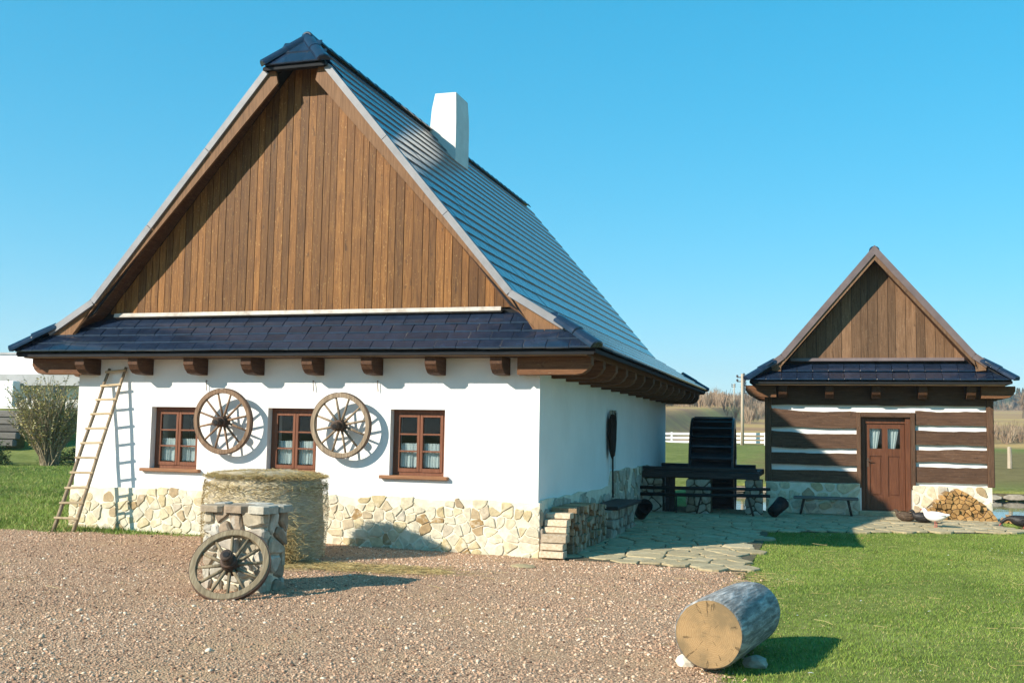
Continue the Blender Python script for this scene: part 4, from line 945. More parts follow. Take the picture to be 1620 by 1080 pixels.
# three short sub-stacks so that the front steps up like stairs
steps = [(-.17, .08, .035, .165), (-.10, .10, .165, .27)]
for i, (ya, yb_, za, zb) in enumerate([(-.20, .02, .02, .115), (-.15, .08, .118, .205), (-.08, .14, .208, .32), (.02, .22, .323, .405), (.06, .30, .408, .50), (.14, .36, .503, .58)]):
    c = [(ya, za), (yb_, za+.004), (yb_-.012, zb), (ya+.012, zb-.005)]
    o = MB().prism(soften(c, .1, .004), 'yz', .075, .075+rnd.uniform(.27, .34), .004, 0, 0).obj('firewood_log', None, ('fire_side_pale',)); tag(o, 'pale split log in the stepped front of the firewood stack along the shaded wall', 'firewood', 'split logs at the stack front')
pts = [p for p in jitter_pts(.02, 2.5, .03, .66, .12, .10, .4) if p[1] < (.60 if p[0] > .36 else .1) and not (p[0] < .40 and p[1] > .02+0*(p[0]))]
pts = [p for p in jitter_pts(.36, 2.5, .03, .64, .125, .105, .4)]
cells = voronoi(pts, [(.37, .03), (2.5, .05), (2.5, .56), (1.7, .63), (.37, .63)], .012)
firewood(cells, 'yz', .40, .075, ('fire_end_grey', 'fire_side'), 'firewood_log', 'greyed split log stacked in the shade along the white side wall', 'split logs stacked along the shaded wall', .04)
MB()
bn = empty('stone_bench', (.35, 3.6, .05), 'dark slab bench on stones against the shaded side wall', 'bench')
zb = .47
MB().box(.10, .56, 2.62, 4.75, zb, zb+.055, c=.01).obj('seat', bn, ('dark_timber',))
for yc in (2.85, 3.55, 4.3):
    cs = voronoi(jitter_pts(yc-.22, yc+.22, .02, zb-.005, .17, .14, .3), [(yc-.24, .0), (yc+.24, .0), (yc+.24, zb-.003), (yc-.24, zb-.003)], .012)
    for c in cs:
        if c and area(c) > .002: MB().prism(soften(c, .2), 'yz', .47+rnd.uniform(-.02, .03), .12, .015).obj('support_stone', bn, ('bank_stone',))
br = empty('broom', (.09, 4.5, .75), 'dark twig broom hung head up beside the niche of the shaded wall', 'broom')
m_ = MB(); n = 20; vs = []; prof = [(1.22, .03), (1.27, .075), (1.35, .13), (1.55, .165), (1.75, .17), (1.9, .14), (1.98, .06)]
for z, r_ in prof:
    for k in range(n): a = 2*math.pi*k/n; q = r_*(1+.12*fnoise(math.cos(a)*3, math.sin(a)*3, z*6)); vs.append((.085+.40*q*math.cos(a), 4.52+q*math.sin(a), z))
fs = [(i*n+k, i*n+(k+1) % n, (i+1)*n+(k+1) % n, (i+1)*n+k) for i in range(len(prof)-1) for k in range(n)]+[tuple(range(n)), tuple((len(prof)-1)*n+k for k in range(n))]
m_.add(vs, fs).obj('twig_head', br, ('broom',))
m_ = MB()
for k in range(90):
    a = rnd.uniform(0, 6.28); r_ = .16*math.sqrt(rnd.random()); z0 = 1.25+rnd.random()*.3; m_.tube([(.085+.2*r_*math.cos(a), 4.52+.4*r_*math.sin(a), z0), (.085+.42*r_*math.cos(a), 4.52+1.05*r_*math.sin(a), z0+.3), (.085+.45*r_*math.cos(a), 4.52+1.1*r_*math.sin(a), min(2.05, z0+.55))], .003, 4)
m_.obj('loose_twigs', br, ('broom',))
MB().tube([(.085, 4.56, 1.30), (.08, 4.60, .95), (.08, 4.64, .55)], .016, 10).obj('handle', br, ('hub',), smooth=True)
MB().tube([(.085, 4.55, 1.27), (.085, 4.56, 1.33)], [.04, .045], 12).obj('binding', br, ('broom_tie',), smooth=True)

# ------------------------------------------------------------------ mill platform and water wheel between the houses
pf = empty('mill_platform', (1.3, 8.2, .08), 'dark timber flume platform on stone piers between house and log cabin', 'platform')
for (x0, x1, y0, y1, z0, z1) in [(-.0+.04, 2.36, 7.75, 7.95, .80, .93), (.04, 2.36, 8.02, 8.40, .86, .96), (.04, 2.36, 8.44, 8.8, .86, .97), (.04, 2.37, 8.84, 9.25, .87, .98), (.06, 2.32, 7.72, 7.80, .945, 1.02)]:
    MB().box(x0, x1, y0, y1, z0, z1, c=.012).obj('deck_beam', pf, ('dark_timber',))
for z0, y0 in ((.60, 7.60), (.475, 7.50)):
    MB().tube([(.05, y0, z0), (1.2, y0-.01, z0+.01), (2.58, y0, z0+.035)], [.036, .034, .03], 8).obj('rail', pf, ('dark_timber',), smooth=True)
def pier(x0, x1, z1, yy=7.78):
    MB().box(x0+.02, x1-.02, yy+.03, yy+.5, -.2, z1).obj('pier', pf, ('joint',))
    cs = voronoi(jitter_pts(x0, x1, .0, z1, .2, .15, .35), [(x0, -.02), (x1, -.02), (x1, z1-.004), (x0, z1-.004)], .02)
    for c in cs:
        if c and area(c) > .003: MB().prism(soften(c, .2, .005), 'xz', yy-rnd.uniform(0, .03), yy+.04, .018, cback=False).obj('pier_stone', pf, ('stone_grey',))
pier(.06, .46, .78); pier(.93, 1.42, .78); pier(2.08, 2.42, .80)
for xa in (.50, .60): MB().box(xa, xa+.09, 7.9, 8.0, -.1, .80).obj('post', pf, ('dark_timber',))
MB().tube([(1.26, 7.55, .48), (1.16, 7.62, .1)], .018, 7).obj('brace', pf, ('hub',)); MB().tube([(2.16, 7.5, .48), (2.28, 7.5, .06)], .022, 7).obj('brace', pf, ('hub',))
MB().tube([(.78, 7.5, .46), (.78, 7.5, .06)], .016, 7).obj('post', pf, ('black',))
mw = empty('water_wheel', (1.2, 10.45, .92), 'black weathered mill wheel with stacked paddles, seen edge on between the houses', 'water wheel', rz=R_(3))
RW = 1.13; HWW = .45
for sx in (-1, 1):
    m_ = MB(); n = 48; vs = []
    for k in range(n):
        a = 2*math.pi*k/n
        for r_, xx in ((RW-.22, 0), (RW, 0), (RW, .05), (RW-.22, .05)): vs.append((sx*HWW+(xx-.025), r_*math.cos(a), r_*math.sin(a)))
    fs = [(k*4+i, k*4+(i+1) % 4, ((k+1) % n)*4+(i+1) % 4, ((k+1) % n)*4+i) for k in range(n) for i in range(4)]
    q = m_.add(vs, fs).obj('shroud_ring', None, ('black_wood',), False); q.parent = mw
    for k in range(6):
        a = math.pi*k/3+.2; q = MB().tube([(sx*HWW*.97, 0, 0), (sx*HWW*.97, (RW-.2)*math.cos(a), (RW-.2)*math.sin(a))], .05, 6).obj('spoke', None, ('black_wood',), False); q.parent = mw
for k in range(28):
    a = 2*math.pi*k/28; d = Vector((0, math.cos(a), math.sin(a))); tn = Vector((0, -math.sin(a), math.cos(a))); m_ = MB()
    p = [d*(RW+.025), d*(RW-.24)-tn*.16]; th = tn*.018; w_ = HWW-.03+rnd.uniform(0, .02)
    vs = [Vector((sx*w_, 0, 0))+pp+s_*th for sx in (-1, 1) for pp in p for s_ in (-1, 1)]
    m_.add(vs, [(0, 1, 3, 2), (4, 6, 7, 5), (0, 4, 5, 1), (2, 3, 7, 6), (0, 2, 6, 4), (1, 5, 7, 3)]); q = m_.obj('paddle', None, ('black_wood',), False); q.parent = mw
n = 48; vs = [(sx*(HWW-.03), (RW-.235)*math.cos(2*math.pi*k/n), (RW-.235)*math.sin(2*math.pi*k/n)) for k in range(n) for sx in (-1, 1)]
q = MB().add(vs, [(2*k, 2*((k+1) % n), 2*((k+1) % n)+1, 2*k+1) for k in range(n)]).obj('sole_drum', None, ('black_wood',), False); q.parent = mw
q = MB().tube([(-1.15, 0, 0), (.92, 0, 0)], .11, 14).obj('axle', None, ('black_wood',), False, True); q.parent = mw
def bucket(loc, rz, tilt, label):
    o = empty('bucket', loc, label, 'bucket', rz=rz); m_ = MB(); n = 24; vs = []
    R = Matrix.Rotation(R_(tilt), 3, 'X'); pr = [(.02, -.18), (.11, -.18), (.12, 0), (.135, .18), (.124, .18), (.109, -.0), (.10, -.155), (.02, -.155)]
    for r_, z in pr:
        for k in range(n): vs.append(R@Vector((r_*math.cos(2*math.pi*k/n), r_*math.sin(2*math.pi*k/n), z)))
    fs = [(i*n+k, i*n+(k+1) % n, (i+1)*n+(k+1) % n, (i+1)*n+k) for i in range(len(pr)-1) for k in range(n)]
    zmin = min(v.z for v in vs); vs = [v-Vector((0, 0, zmin)) for v in vs]; q = m_.add(vs, fs).obj('shell', None, ('black',), False, True); q.parent = o
    hp = [R@Vector((0.135*math.cos(t), 0, .15+.16*math.sin(t)))-Vector((0, 0, zmin)) for t in np.linspace(0, math.pi, 10)]; q = MB().tube(hp, .005, 5).obj('handle', None, ('black',), False); q.parent = o
bucket((.42, 5.75, g1(.4, 5.75)+.03), R_(25), 62, 'black bucket tipped over beside the slab bench of the white house')
bucket((2.72, 7.45, g1(2.7, 7.4)+.03), R_(-35), -60, 'black bucket tipped over beside the bench of the log cabin')

# ------------------------------------------------------------------ log cabin
CX0, CX1, CY, CYB, CZ0, CZT = 2.40, 6.76, 9.0, 11.5, .745, 2.74; CC = (CX0+CX1)/2
cab = empty('log_cabin', (CC, 10.2, .05), 'small dark log cabin with white chinking and steep board gable by the pond', 'cabin')
DX0, DX1, DZ0, DZ1 = 4.29, 5.23, .21, 2.075
w = MB(); w.box(CX0+.05, DX0, CY+.055, CY+.3, -.6, CZT); w.box(DX1, CX1-.05, CY+.055, CY+.3, -.6, CZT); w.box(DX0, DX1, CY+.055, CY+.3, DZ1, CZT); w.box(DX0, DX1, CY+.055, CY+.3, -.6, DZ0-.05)
w.box(CX0+.05, CX0+.3, CY+.3, CYB, -.6, CZT); w.box(CX1-.3, CX1-.05, CY+.3, CYB, -.6, CZT); w.box(CX0+.3, CX1-.3, CYB-.25, CYB, -.6, CZT)
w.obj('chinking', cab, ('lime',))
MB().box(CX0+.3, CX1-.3, CY+.3, CYB-.25, 2.3, 2.34).obj('ceiling', cab, ('room',))
MB().box(CX0+.3, CX1-.3, CY+1.6, CY+1.65, .1, 2.3).obj('room_partition', cab, ('room',))
def log_row(x0, x1, z0, z1, seed, taper0=0.0, plane='xz', d0=CY, d1=CY+.15):
    n = 26; top = []; bot = []
    for i in range(n+1):
        t = i/n; x = x0+(x1-x0)*t; sh = 1.0
        top.append((x, z1+.022*fnoise(x*1.6, seed)+.010*fnoise(x*6, seed+3)+taper0*max(0, 1-t*2.5))); bot.append((x, z0+.022*fnoise(x*1.5, seed+7)+.008*fnoise(x*6, seed+9)))
    MB().prism(bot+top[::-1], plane, d0-rnd.uniform(0, .012), d1, .0).obj('wall_log', cab, ('logs',))
lz = [(.745, .985), (1.095, 1.335), (1.435, 1.725), (1.85, 2.18)]
for i, (a, b) in enumerate(lz): log_row(CX0+.135, DX0-.085, a+(.0 if i == 0 else .0), b, i*3.3, .06 if i in (2, 3) else 0.0)
rz_ = [(.80, 1.105), (1.21, 1.45), (1.545, 1.825), (1.93, 2.20)]
for i, (a, b) in enumerate(rz_): log_row(DX1+.095, CX1-.135, a, b, 20+i*3.7)
log_row(CX0+.135, CX1-.135, 2.315, CZT-.01, 51, .0)
for k in range(5):     # courses of the side walls
    for xx, pl in ((CX0, 1), (CX1, -1)):
        MB().box(min(xx+pl*.02, xx+pl*.07), max(xx+pl*.02, xx+pl*.07), CY+.16, CYB, .76+k*.4, .76+k*.4+.33, c=.02).obj('wall_log', cab, ('logs',))
for a, b in ((CX0, CX0+.13), (CX1-.13, CX1)): MB().box(a, b, CY-.025, CY+.15, .735, CZT-.02, c=.012).obj('corner_post', cab, ('logv',))
# door
for a, b, zb_ in ((DX0-.085, DX0, .66), (DX1, DX1+.09, .66)):
    MB().box(a, b, CY-.03, CY+.2, zb_, DZ1+.10, c=.008).obj('door_post', cab, ('logv',))
MB().box(DX0-.0+.001, DX1-.001, CY-.03, CY+.2, DZ1, DZ1+.10, c=.008).obj('lintel', cab, ('logs',))
MB().box(DX1-.10, DX1-.002, CY+.02, CY+.2, DZ0, DZ1-.002, c=.006).obj('door_jamb', cab, ('door',)); MB().box(DX0+.002, DX0+.08, CY+.09, CY+.2, DZ0, DZ1-.002, c=.006).obj('door_jamb', cab, ('door',))
MB().box(DX0+.081, DX1-.101, CY+.09, CY+.2, DZ1-.12, DZ1-.002).obj('door_jamb', cab, ('door',))
dx0, dx1, dzt = DX0+.085, DX1-.105, DZ1-.125; yy = CY+.115; xm = (dx0+dx1)/2; st_ = .085
d = MB()
d.box(dx0, dx0+st_, yy, yy+.05, DZ0+.01, dzt, c=.004); d.box(dx1-st_, dx1, yy, yy+.05, DZ0+.01, dzt, c=.004); d.box(xm-.055, xm+.055, yy+.001, yy+.05, DZ0+.28, dzt-.1)
d.box(dx0+st_, dx1-st_, yy+.001, yy+.05, DZ0+.01, DZ0+.28); d.box(dx0+st_, dx1-st_, yy+.001, yy+.05, dzt-.1, dzt)
d.box(dx0+st_, xm-.055, yy+.001, yy+.05, 1.30, 1.45); d.box(xm+.055, dx1-st_, yy+.001, yy+.05, 1.30, 1.45)
door = d.obj('door', cab, ('door',))
for a, b in ((dx0+st_, xm-.055), (xm+.055, dx1-st_)):
    MB().box(a, b, yy+.018, yy+.035, DZ0+.28, 1.30).obj('panel', door, ('door',)); MB().box(a+.03, b-.03, yy+.008, yy+.0175, DZ0+.32, 1.26, c=.006).obj('raised_panel', door, ('door',))
    MB().box(a, b, yy+.022, yy+.026, 1.45, dzt-.1).obj('pane', door, ('glass',))
    c = MB(); nn = 20; vs = []
    for i in range(nn+1): t = i/nn; vs += [(a+(b-a)*t*.55+.01, yy+.075+.012*math.sin(t*22), 1.45), (a+(b-a)*t*.9, yy+.075+.01*math.sin(t*20), dzt-.1)]
    c.add(vs, [(2*i, 2*i+2, 2*i+3, 2*i+1) for i in range(nn)]).obj('curtain', door, ('lace',), smooth=True)
MB().tube([(dx0+.045, yy-.002, 1.20), (dx0+.045, yy-.045, 1.20), (dx0+.13, yy-.048, 1.20)], .010, 8).obj('handle', door, ('iron',)); MB().box(dx0+.028, dx0+.062, yy-.006, yy-.001, 1.08, 1.26).obj('lock_plate', door, ('iron',))
MB().box(DX0-.06, DX1+.06, CY-.09, CY+.25, .02, DZ0-.002, c=.015).obj('threshold', cab, ('slab',))
# plinth
ctop = lambda x: .735 if not (DX0-.1 < x < DX1+.1) else .0
cpl = None
for a, b in ((CX0+.02, DX0-.03), (DX1+.03, CX1-.06)):
    n = 24; cpl = MB().prism([(a, -.7), (b, -.7)]+[(b-(b-a)*i/n, .735+.02*fnoise((b-(b-a)*i/n)*3, 2)) for i in range(n+1)], 'xz', CY-.05, CY+.05, 0).obj('plinth', cab, ('mortar',))
    stone_face(cpl, a, b, .02, lambda x: .735, 'xz', CY-.05, .020, .26, .18, 'stone', .12, .045, flip=-1)
MB().box(CX1-.12, CX1-.055, CY+.051, CYB, -.7, .735).obj('plinth', cab, ('mortar',)); MB().box(CX0+.025, CX0+.09, CY+.051, CYB, -.7, .735).obj('plinth', cab, ('mortar',))
# cabin roof
RIDG2 = 5.42; WK2, ZK2, WE2, ZE2 = 1.80, 3.28, 2.45, 2.80; YV3, YE3, YV4, YE4 = 8.66, 8.42, 11.8, 12.05
def roof2(w): return RIDG2-(RIDG2-ZK2)/WK2*w if w < WK2 else ZK2-(ZK2-ZE2)/(WE2-WK2)*(w-WK2)
roof = MB(); WH2 = 2.02
for sg in (1, -1):
    def loop(y, dz=0): return [(CC, y, RIDG2+dz), (CC+sg*WK2, y, ZK2+dz), (CC+sg*WH2, y, roof2(WH2)+dz)]
    vs = loop(YV3+.02, -.02)+loop(YV3+.02, -.14)+loop(YV4-.02, -.02)+loop(YV4-.02, -.14)
    roof.add(vs, [(0, 1, 7, 6), (1, 2, 8, 7), (3, 9, 10, 4), (4, 10, 11, 5), (0, 3, 4, 1), (1, 4, 5, 2), (6, 7, 10, 9), (7, 8, 11, 10)])
    a, b, c, d = (CC+sg*WH2, YV3+.02, roof2(WH2)-.02), (CC+sg*WE2, YE3+.02, ZE2-.02), (CC+sg*WE2, YE4-.02, ZE2-.02), (CC+sg*WH2, YV4-.02, roof2(WH2)-.02)
    lo = [(x, y, z-.05) for x, y, z in (a, b, c, d)]; roof.add([a, b, c, d]+lo, [(0, 1, 2, 3), (4, 7, 6, 5), (0, 4, 5, 1), (1, 5, 6, 2), (2, 6, 7, 3), (0, 3, 7, 4)])
for (y0, y1) in ((YE3+.02, CY+.05), (YE4-.02, CYB-.05)):
    top = [(CC-WE2+.02, y0, ZE2-.03), (CC+WE2-.02, y0, ZE2-.03), (CC+1.86, y1, 3.17), (CC-1.86, y1, 3.17)]; lo = [(x, y, z-.05) for x, y, z in top]
    roof.add(top+lo, [(0, 1, 2, 3), (4, 7, 6, 5), (0, 4, 5, 1), (1, 5, 6, 2), (2, 6, 7, 3), (0, 3, 7, 4)])
croof = roof.obj('roof', cab, ('underlay',))
TC = tile_mesh(.296, .33, .028); SU2 = Vector((0, .62, .37)).normalized()
for r in range(2):
    t = r/2; y = YE3-.02+.62*t; z = ZE2-.02+.37*t; hwid = WE2-(WE2-1.86)*t-.02; nt = int(2*hwid/.3); stp = 2*hwid/nt
    for k in range(nt): place_tile(TC, croof, (CC-hwid+(k+.5)*stp, y, z+.012), (1, 0, 0), SU2+Vector((0, .02, -.035)))
for sg in (1, -1):
    fm = []; Lc = math.hypot(WK2, RIDG2-ZK2); nn = round(Lc/.29)
    rws = [(WE2+.02-(WE2-WK2)*k/3, ZE2+(ZK2-ZE2)*k/3, Vector((WE2-WK2, 0, -(ZK2-ZE2))).normalized()) for k in range(3)]+[(WK2-WK2*k/nn, ZK2+(RIDG2-ZK2)*k/nn, Vector((WK2, 0, -(RIDG2-ZK2))).normalized()) for k in range(nn-1)]
    for wv, zv, sd in rws:
        up = Vector((-sg*sd.x, 0, -sd.z)); xd = Vector((0, sg, 0)); nrm = xd.cross(up); ex = .2 if wv > 2.2 else 0
        for k in range(11): fm.append(frame_mat((CC+sg*wv, YV3-ex+.02+(k+.5)*(3.1+2*ex)/11, zv+.012), xd, up-nrm*.012))
    join_tiles(TC, croof, fm)
    p0 = Vector((CC+sg*(WE2+.06), YE3-.06, ZE2+.0)); p1 = Vector((CC+sg*1.98, YV3+.03, 3.17))
    for k in range(2): half_pipe(croof, p0.lerp(p1, k*.5)+Vector((0, 0, .012*k)), p0.lerp(p1, k*.5+.54), (sg*.3, -.3, 1), .11, .10, 'hip_tile')
    PXc = lambda w: CC+sg*w
    MB().prism([(PXc(0.0), RIDG2-.02), (PXc(WK2), ZK2-.03), (PXc(WK2+.04), ZK2-.24), (PXc(1.86), 3.05), (PXc(0.0), RIDG2-.20)], 'xz', YV3-.01, YV3+.03).obj('barge_board', croof, ('cabin_gable',))
    MB().prism([(PXc(WK2+.01), ZK2-.05), (PXc(WH2), roof2(WH2)-.03), (PXc(WH2), 3.0), (PXc(1.84), 2.98)], 'xz', YV3+.006, YV3+.036).obj('barge_board', croof, ('cabin_gable',))
    for (w0, z0), (w1, z1) in (((0.0, RIDG2), (WK2, ZK2)), ((WK2, ZK2), (WH2+.03, roof2(WH2+.03)))):
        dd = Vector((w1-w0, z1-z0)).normalized(); nn_ = Vector((-dd.y, dd.x)); P = lambda w_, z_, k: (PXc(w_+nn_.x*k), z_+nn_.y*k)
        if w0 == 0.0: poly = [(PXc(0), RIDG2-.09), P(w1, z1, -.055), P(w1, z1, .065), (PXc(0), RIDG2+.10)]
        else: poly = [P(w0, z0, -.055), P(w1, z1, -.055), P(w1, z1, .065), P(w0, z0, .065)]
        MB().prism(poly, 'xz', YV3-.04, YV3+.07).obj('verge_flashing', croof, ('copper',))
    vs = []
    for (w_, z_) in ((0, RIDG2), (WK2, ZK2)):
        for y_ in (YV3+.035, CY+.03):
            for dz in (-.145, -.165): vs.append((CC+sg*w_, y_, z_+dz))
    MB().add(vs, [(0, 4, 6, 2), (1, 3, 7, 5), (0, 1, 5, 4), (2, 6, 7, 3), (0, 2, 3, 1), (4, 5, 7, 6)]).obj('soffit_board', croof, ('beam',))
y = YV3+.1
while y < YV4: half_pipe(croof, (CC, y, RIDG2+.03), (CC, y+.36, RIDG2+.02), (0, 0, 1), .10, .09, 'ridge_tile', endcap=False); y += .335
GP = [(CC-1.95, 2.75), (CC+1.95, 2.75), (CC+1.80, ZK2-.12), (CC, RIDG2-.09), (CC-1.80, ZK2-.12)]
cg = MB().prism(GP, 'xz', CY+.05, CY+.1).obj('gable', cab, ('underlay',)); MB().prism(GP, 'xz', CYB-.08, CYB-.03).obj('gable', cab, ('cabin_gable',)); x = CC-1.70
while x < CC+1.70:
    x1 = min(x+rnd.uniform(.13, .20), CC+1.70); t0, t1 = roof2(abs(x-CC))-.17, roof2(abs(x1-CC))-.17; gz = 3.27
    poly = [(x+.004, gz), (x1-.004, gz), (x1-.004, max(t1, gz+.01)), (x+.004, max(t0, gz+.01))]
    if x < CC < x1: poly.insert(3, (CC, RIDG2-.2))
    MB().prism(poly, 'xz', CY+.012+rnd.uniform(-.003, .003), CY+.05).obj('gable_board', cg, ('cabin_gable',)); x = x1
MB().box(CC-1.66, CC+1.66, CY-.075, CY+.008, 3.20, 3.262, rot=Matrix.Rotation(R_(-12), 3, 'X')).obj('gable_flashing', cg, ('copper',))
MB().box(CC-WE2+.12, CC+WE2-.12, YE3+.05, YE3+.09, 2.695, 2.745).obj('fascia', cab, ('fascia',))
for s0 in (CC-WE2+.12, CC+WE2-.16): MB().box(s0, s0+.04, YE3+.1, YE4-.1, 2.695, 2.80).obj('fascia', cab, ('beamx',))
MB().box(CC-WE2+.13, CC+WE2-.13, YE3+.092, CY, 2.70, 2.72).obj('soffit_board', cab, ('beam',))
for s0, s1 in ((CC-WE2+.12, CX0), (CX1, CC+WE2-.12)): MB().box(s0, s1, CY+.003, YE4-.1, 2.70, 2.72).obj('soffit_board', cab, ('beamx',))
for bx in (2.78, 3.69, 4.58, 5.45, 6.33): corbel(cab, (bx, CY), '-y', .17, .25, .37, 2.697, 'beam')
yb = CY-.2
while yb < 11.7: corbel(cab, (yb, CX0), '-x', .16, .24, .37, 2.697, 'beamx'); corbel(cab, (yb, CX1), '+x', .16, .24, .36, 2.697, 'beamx'); yb += .8
# bench by the cabin
cb_ = empty('plank_bench', (3.6, 8.62, .09), 'rough plank bench on splayed legs against the shaded cabin plinth', 'bench')
MB().box(2.98, 4.22, 8.46, 8.80, .425, .475, c=.01).obj('seat', cb_, ('sleeper',))
for xx, dx in ((3.18, -.07), (4.02, .07)):
    for yy, dy in ((8.54, -.03), (8.73, .02)): MB().tube([(xx, yy, .43), (xx+dx, yy+dy, .10)], [.026, .022], 8).obj('leg', cb_, ('hub',), smooth=True)

# firewood pile right of the cabin door
def mound(x):
    t = (x-5.98)/.62; return .08+.62*max(0, 1-abs(t)**1.35) if x < 5.98 else .08+.62*max(0, 1-abs((x-5.98)/.95)**1.5)
pts = [p for p in jitter_pts(5.36, 6.95, .085, .74, .105, .085, .42)]
bnd = [(5.34, .085), (6.72, .085), (6.72, .17), (6.55, .40), (6.22, .62), (6.05, .71), (5.88, .70), (5.74, .60), (5.40, .24), (5.34, .13)]
cells = voronoi(pts, bnd, .010)
cells = [c for p, c in zip(pts, cells) if c and in_conv(p, bnd)]
firewood(cells, 'xz', 8.50, 8.84, ('fire_end', 'fire_side'), 'firewood_log', 'golden split log in the mound of firewood by the cabin door', 'split logs heaped by the cabin door', .05)
for (x, z, r_, a) in ((6.86, .085, .075, .3), (6.98, .085, .085, 1.1), (7.08, .085, .06, 2.0), (6.93, .18, .06, 2.5)):
    c = [(x+r_*math.cos(a+t), z+r_*(.75+math.sin(a+t)*.75)) for t in (0, 1.7, 2.9, 4.4)]; firewood([c], 'xz', 8.42, 8.7, ('fire_end', 'fire_side'), 'firewood_log', 'split log fallen loose at the foot of the firewood mound', 'split logs fallen beside the mound', .04)

# ------------------------------------------------------------------ ducks
def duck(loc, rz, s, mat, label, pose='stand', face='bill', group=None):
    o = empty('duck', loc, label, 'duck', group, rz); o.scale = (s, s, s)
    up = .10 if pose in ('stand', 'hunch') else .0
    path = [(-.34, .21, .012, .02), (-.28, .20, .045, .026), (-.20, .175, .085, .07), (-.08, .15, .125, .118), (.06, .148, .13, .128), (.17, .165, .108, .112), (.235, .20, .072, .076)]
    if pose == 'stand': path += [(.27, .26, .042, .045), (.285, .33, .034, .036), (.305, .385, .040, .042), (.335, .405, .036, .036), (.362, .398, .02, .02)]
    elif pose == 'hunch': path += [(.258, .235, .050, .050), (.268, .275, .043, .045), (.290, .305, .042, .042), (.32, .307, .034, .034), (.345, .298, .018, .018)]
    elif pose == 'rest': path += [(.255, .225, .045, .045), (.262, .265, .040, .042), (.285, .295, .040, .040), (.315, .297, .033, .033), (.34, .29, .018, .018)]
    else: path += [(.30, .20, .045, .045), (.36, .17, .036, .038), (.41, .13, .040, .04), (.435, .10, .033, .033), (.45, .078, .018, .018)]
    n = 16; vs = []; pts_ = [Vector((x, 0, z+up)) for x, z, a, b in path]
    for i, (x, z, a, b) in enumerate(path):
        d = (pts_[min(i+1, len(pts_)-1)]-pts_[max(i-1, 0)]).normalized(); nrm = Vector((-d.z, 0, d.x))
        for k in range(n): t = 2*math.pi*k/n; vs.append(pts_[i]+Vector((0, 1, 0))*a*math.cos(t)+nrm*b*math.sin(t))
    fs = [(i*n+k, i*n+(k+1) % n, (i+1)*n+(k+1) % n, (i+1)*n+k) for i in range(len(path)-1) for k in range(n)]+[tuple(range(n)), tuple((len(path)-1)*n+k for k in range(n))]
    body = MB().add(vs, fs).obj('body', None, (mat,), False, True); body.parent = o
    sm = body.modifiers.new('s', 'SUBSURF'); sm.levels = 1; sm.render_levels = 1
    e = pts_[-1]; d = (pts_[-1]-pts_[-2]).normalized(); sd = Vector((0, 1, 0)); un = d.cross(sd)*-1
    b = MB().add([e-d*.012+sd*.018+un*.014, e-d*.012-sd*.018+un*.014, e-d*.012-sd*.018-un*.012, e-d*.012+sd*.018-un*.012, e+d*.05+sd*.018+un*.002, e+d*.05-sd*.018+un*.002, e+d*.05-sd*.016-un*.008, e+d*.05+sd*.016-un*.008], [(0, 1, 2, 3), (4, 7, 6, 5), (0, 4, 5, 1), (1, 5, 6, 2), (2, 6, 7, 3), (3, 7, 4, 0)]).obj('bill', None, (face,), False); b.parent = o
    hd = pts_[-3]
    for sy in (-1, 1):
        q = MB().tube([hd+Vector((.008, sy*.034, .01)), hd+Vector((.008, sy*.042, .01))], [.008, .005], 8).obj('eye', None, ('black',), False); q.parent = o
        wv = []; wp = [(-.26, .20, .02), (-.12, .215, .055), (.04, .205, .062), (.15, .18, .03)]
        for x, z, h in wp: wv += [(x, sy*(.075+.045*(1-abs(x+.02)/.3)), z+up+h*.3), (x, sy*(.085+.048*(1-abs(x+.02)/.3)), z+up-h*.7), (x, sy*.05, z+up-h*.6)]
        f_ = []
        for i in range(3): f_ += [(3*i, 3*i+1, 3*i+4, 3*i+3), (3*i+1, 3*i+2, 3*i+5, 3*i+4), (3*i+2, 3*i, 3*i+3, 3*i+5)]
        q = MB().add(wv, f_+[(0, 1, 2), (9, 11, 10)]).obj('wing', None, (mat,), False, True); q.parent = o
        if pose != 'rest':
            q = MB().tube([(0.0, sy*.05, .16), (.01, sy*.05, .02), (.0, sy*.05, .006)], [.012, .009, .01], 7).add([(-.01, sy*.05-.008, .001), (-.01, sy*.05+.008, .001), (.075, sy*.05+.03, .001), (.075, sy*.05-.03, .001), (.0, sy*.05, .014)], [(0, 3, 2, 1), (0, 1, 4), (1, 2, 4), (2, 3, 4), (3, 0, 4)]).obj('leg', None, (face,), False); q.parent = o
    if pose == 'rest': o.location.z -= .035*s
    return o
def gl(x, y): return g1(x, y)+.032
duck((5.46, 6.55, gl(5.46, 6.55)), R_(150), .74, 'feather_white', 'white duck standing on the paving before the firewood mound', 'hunch', 'bill_red')
duck((5.06, 7.65, gl(5.06, 7.65)), R_(160), .74, 'feather_brown', 'brown duck resting beside the stone doorstep of the cabin', 'rest', 'hub')
duck((5.36, 7.5, gl(5.36, 7.5)), R_(175), .8, 'feather_dark', 'dark duck resting between the white duck and the brown duck', 'rest', 'hub')
duck((6.98, 7.25, g1(6.98, 7.25)+.012), R_(170), .85, 'feather_dark', 'black duck bending down at the edge of the lawn by the pond', 'graze', 'bill_red')
duck((7.55, 7.9, g1(7.55, 7.9)), R_(-20), .8, 'feather_dark', 'dark duck resting on the grass behind the bending black duck', 'rest')

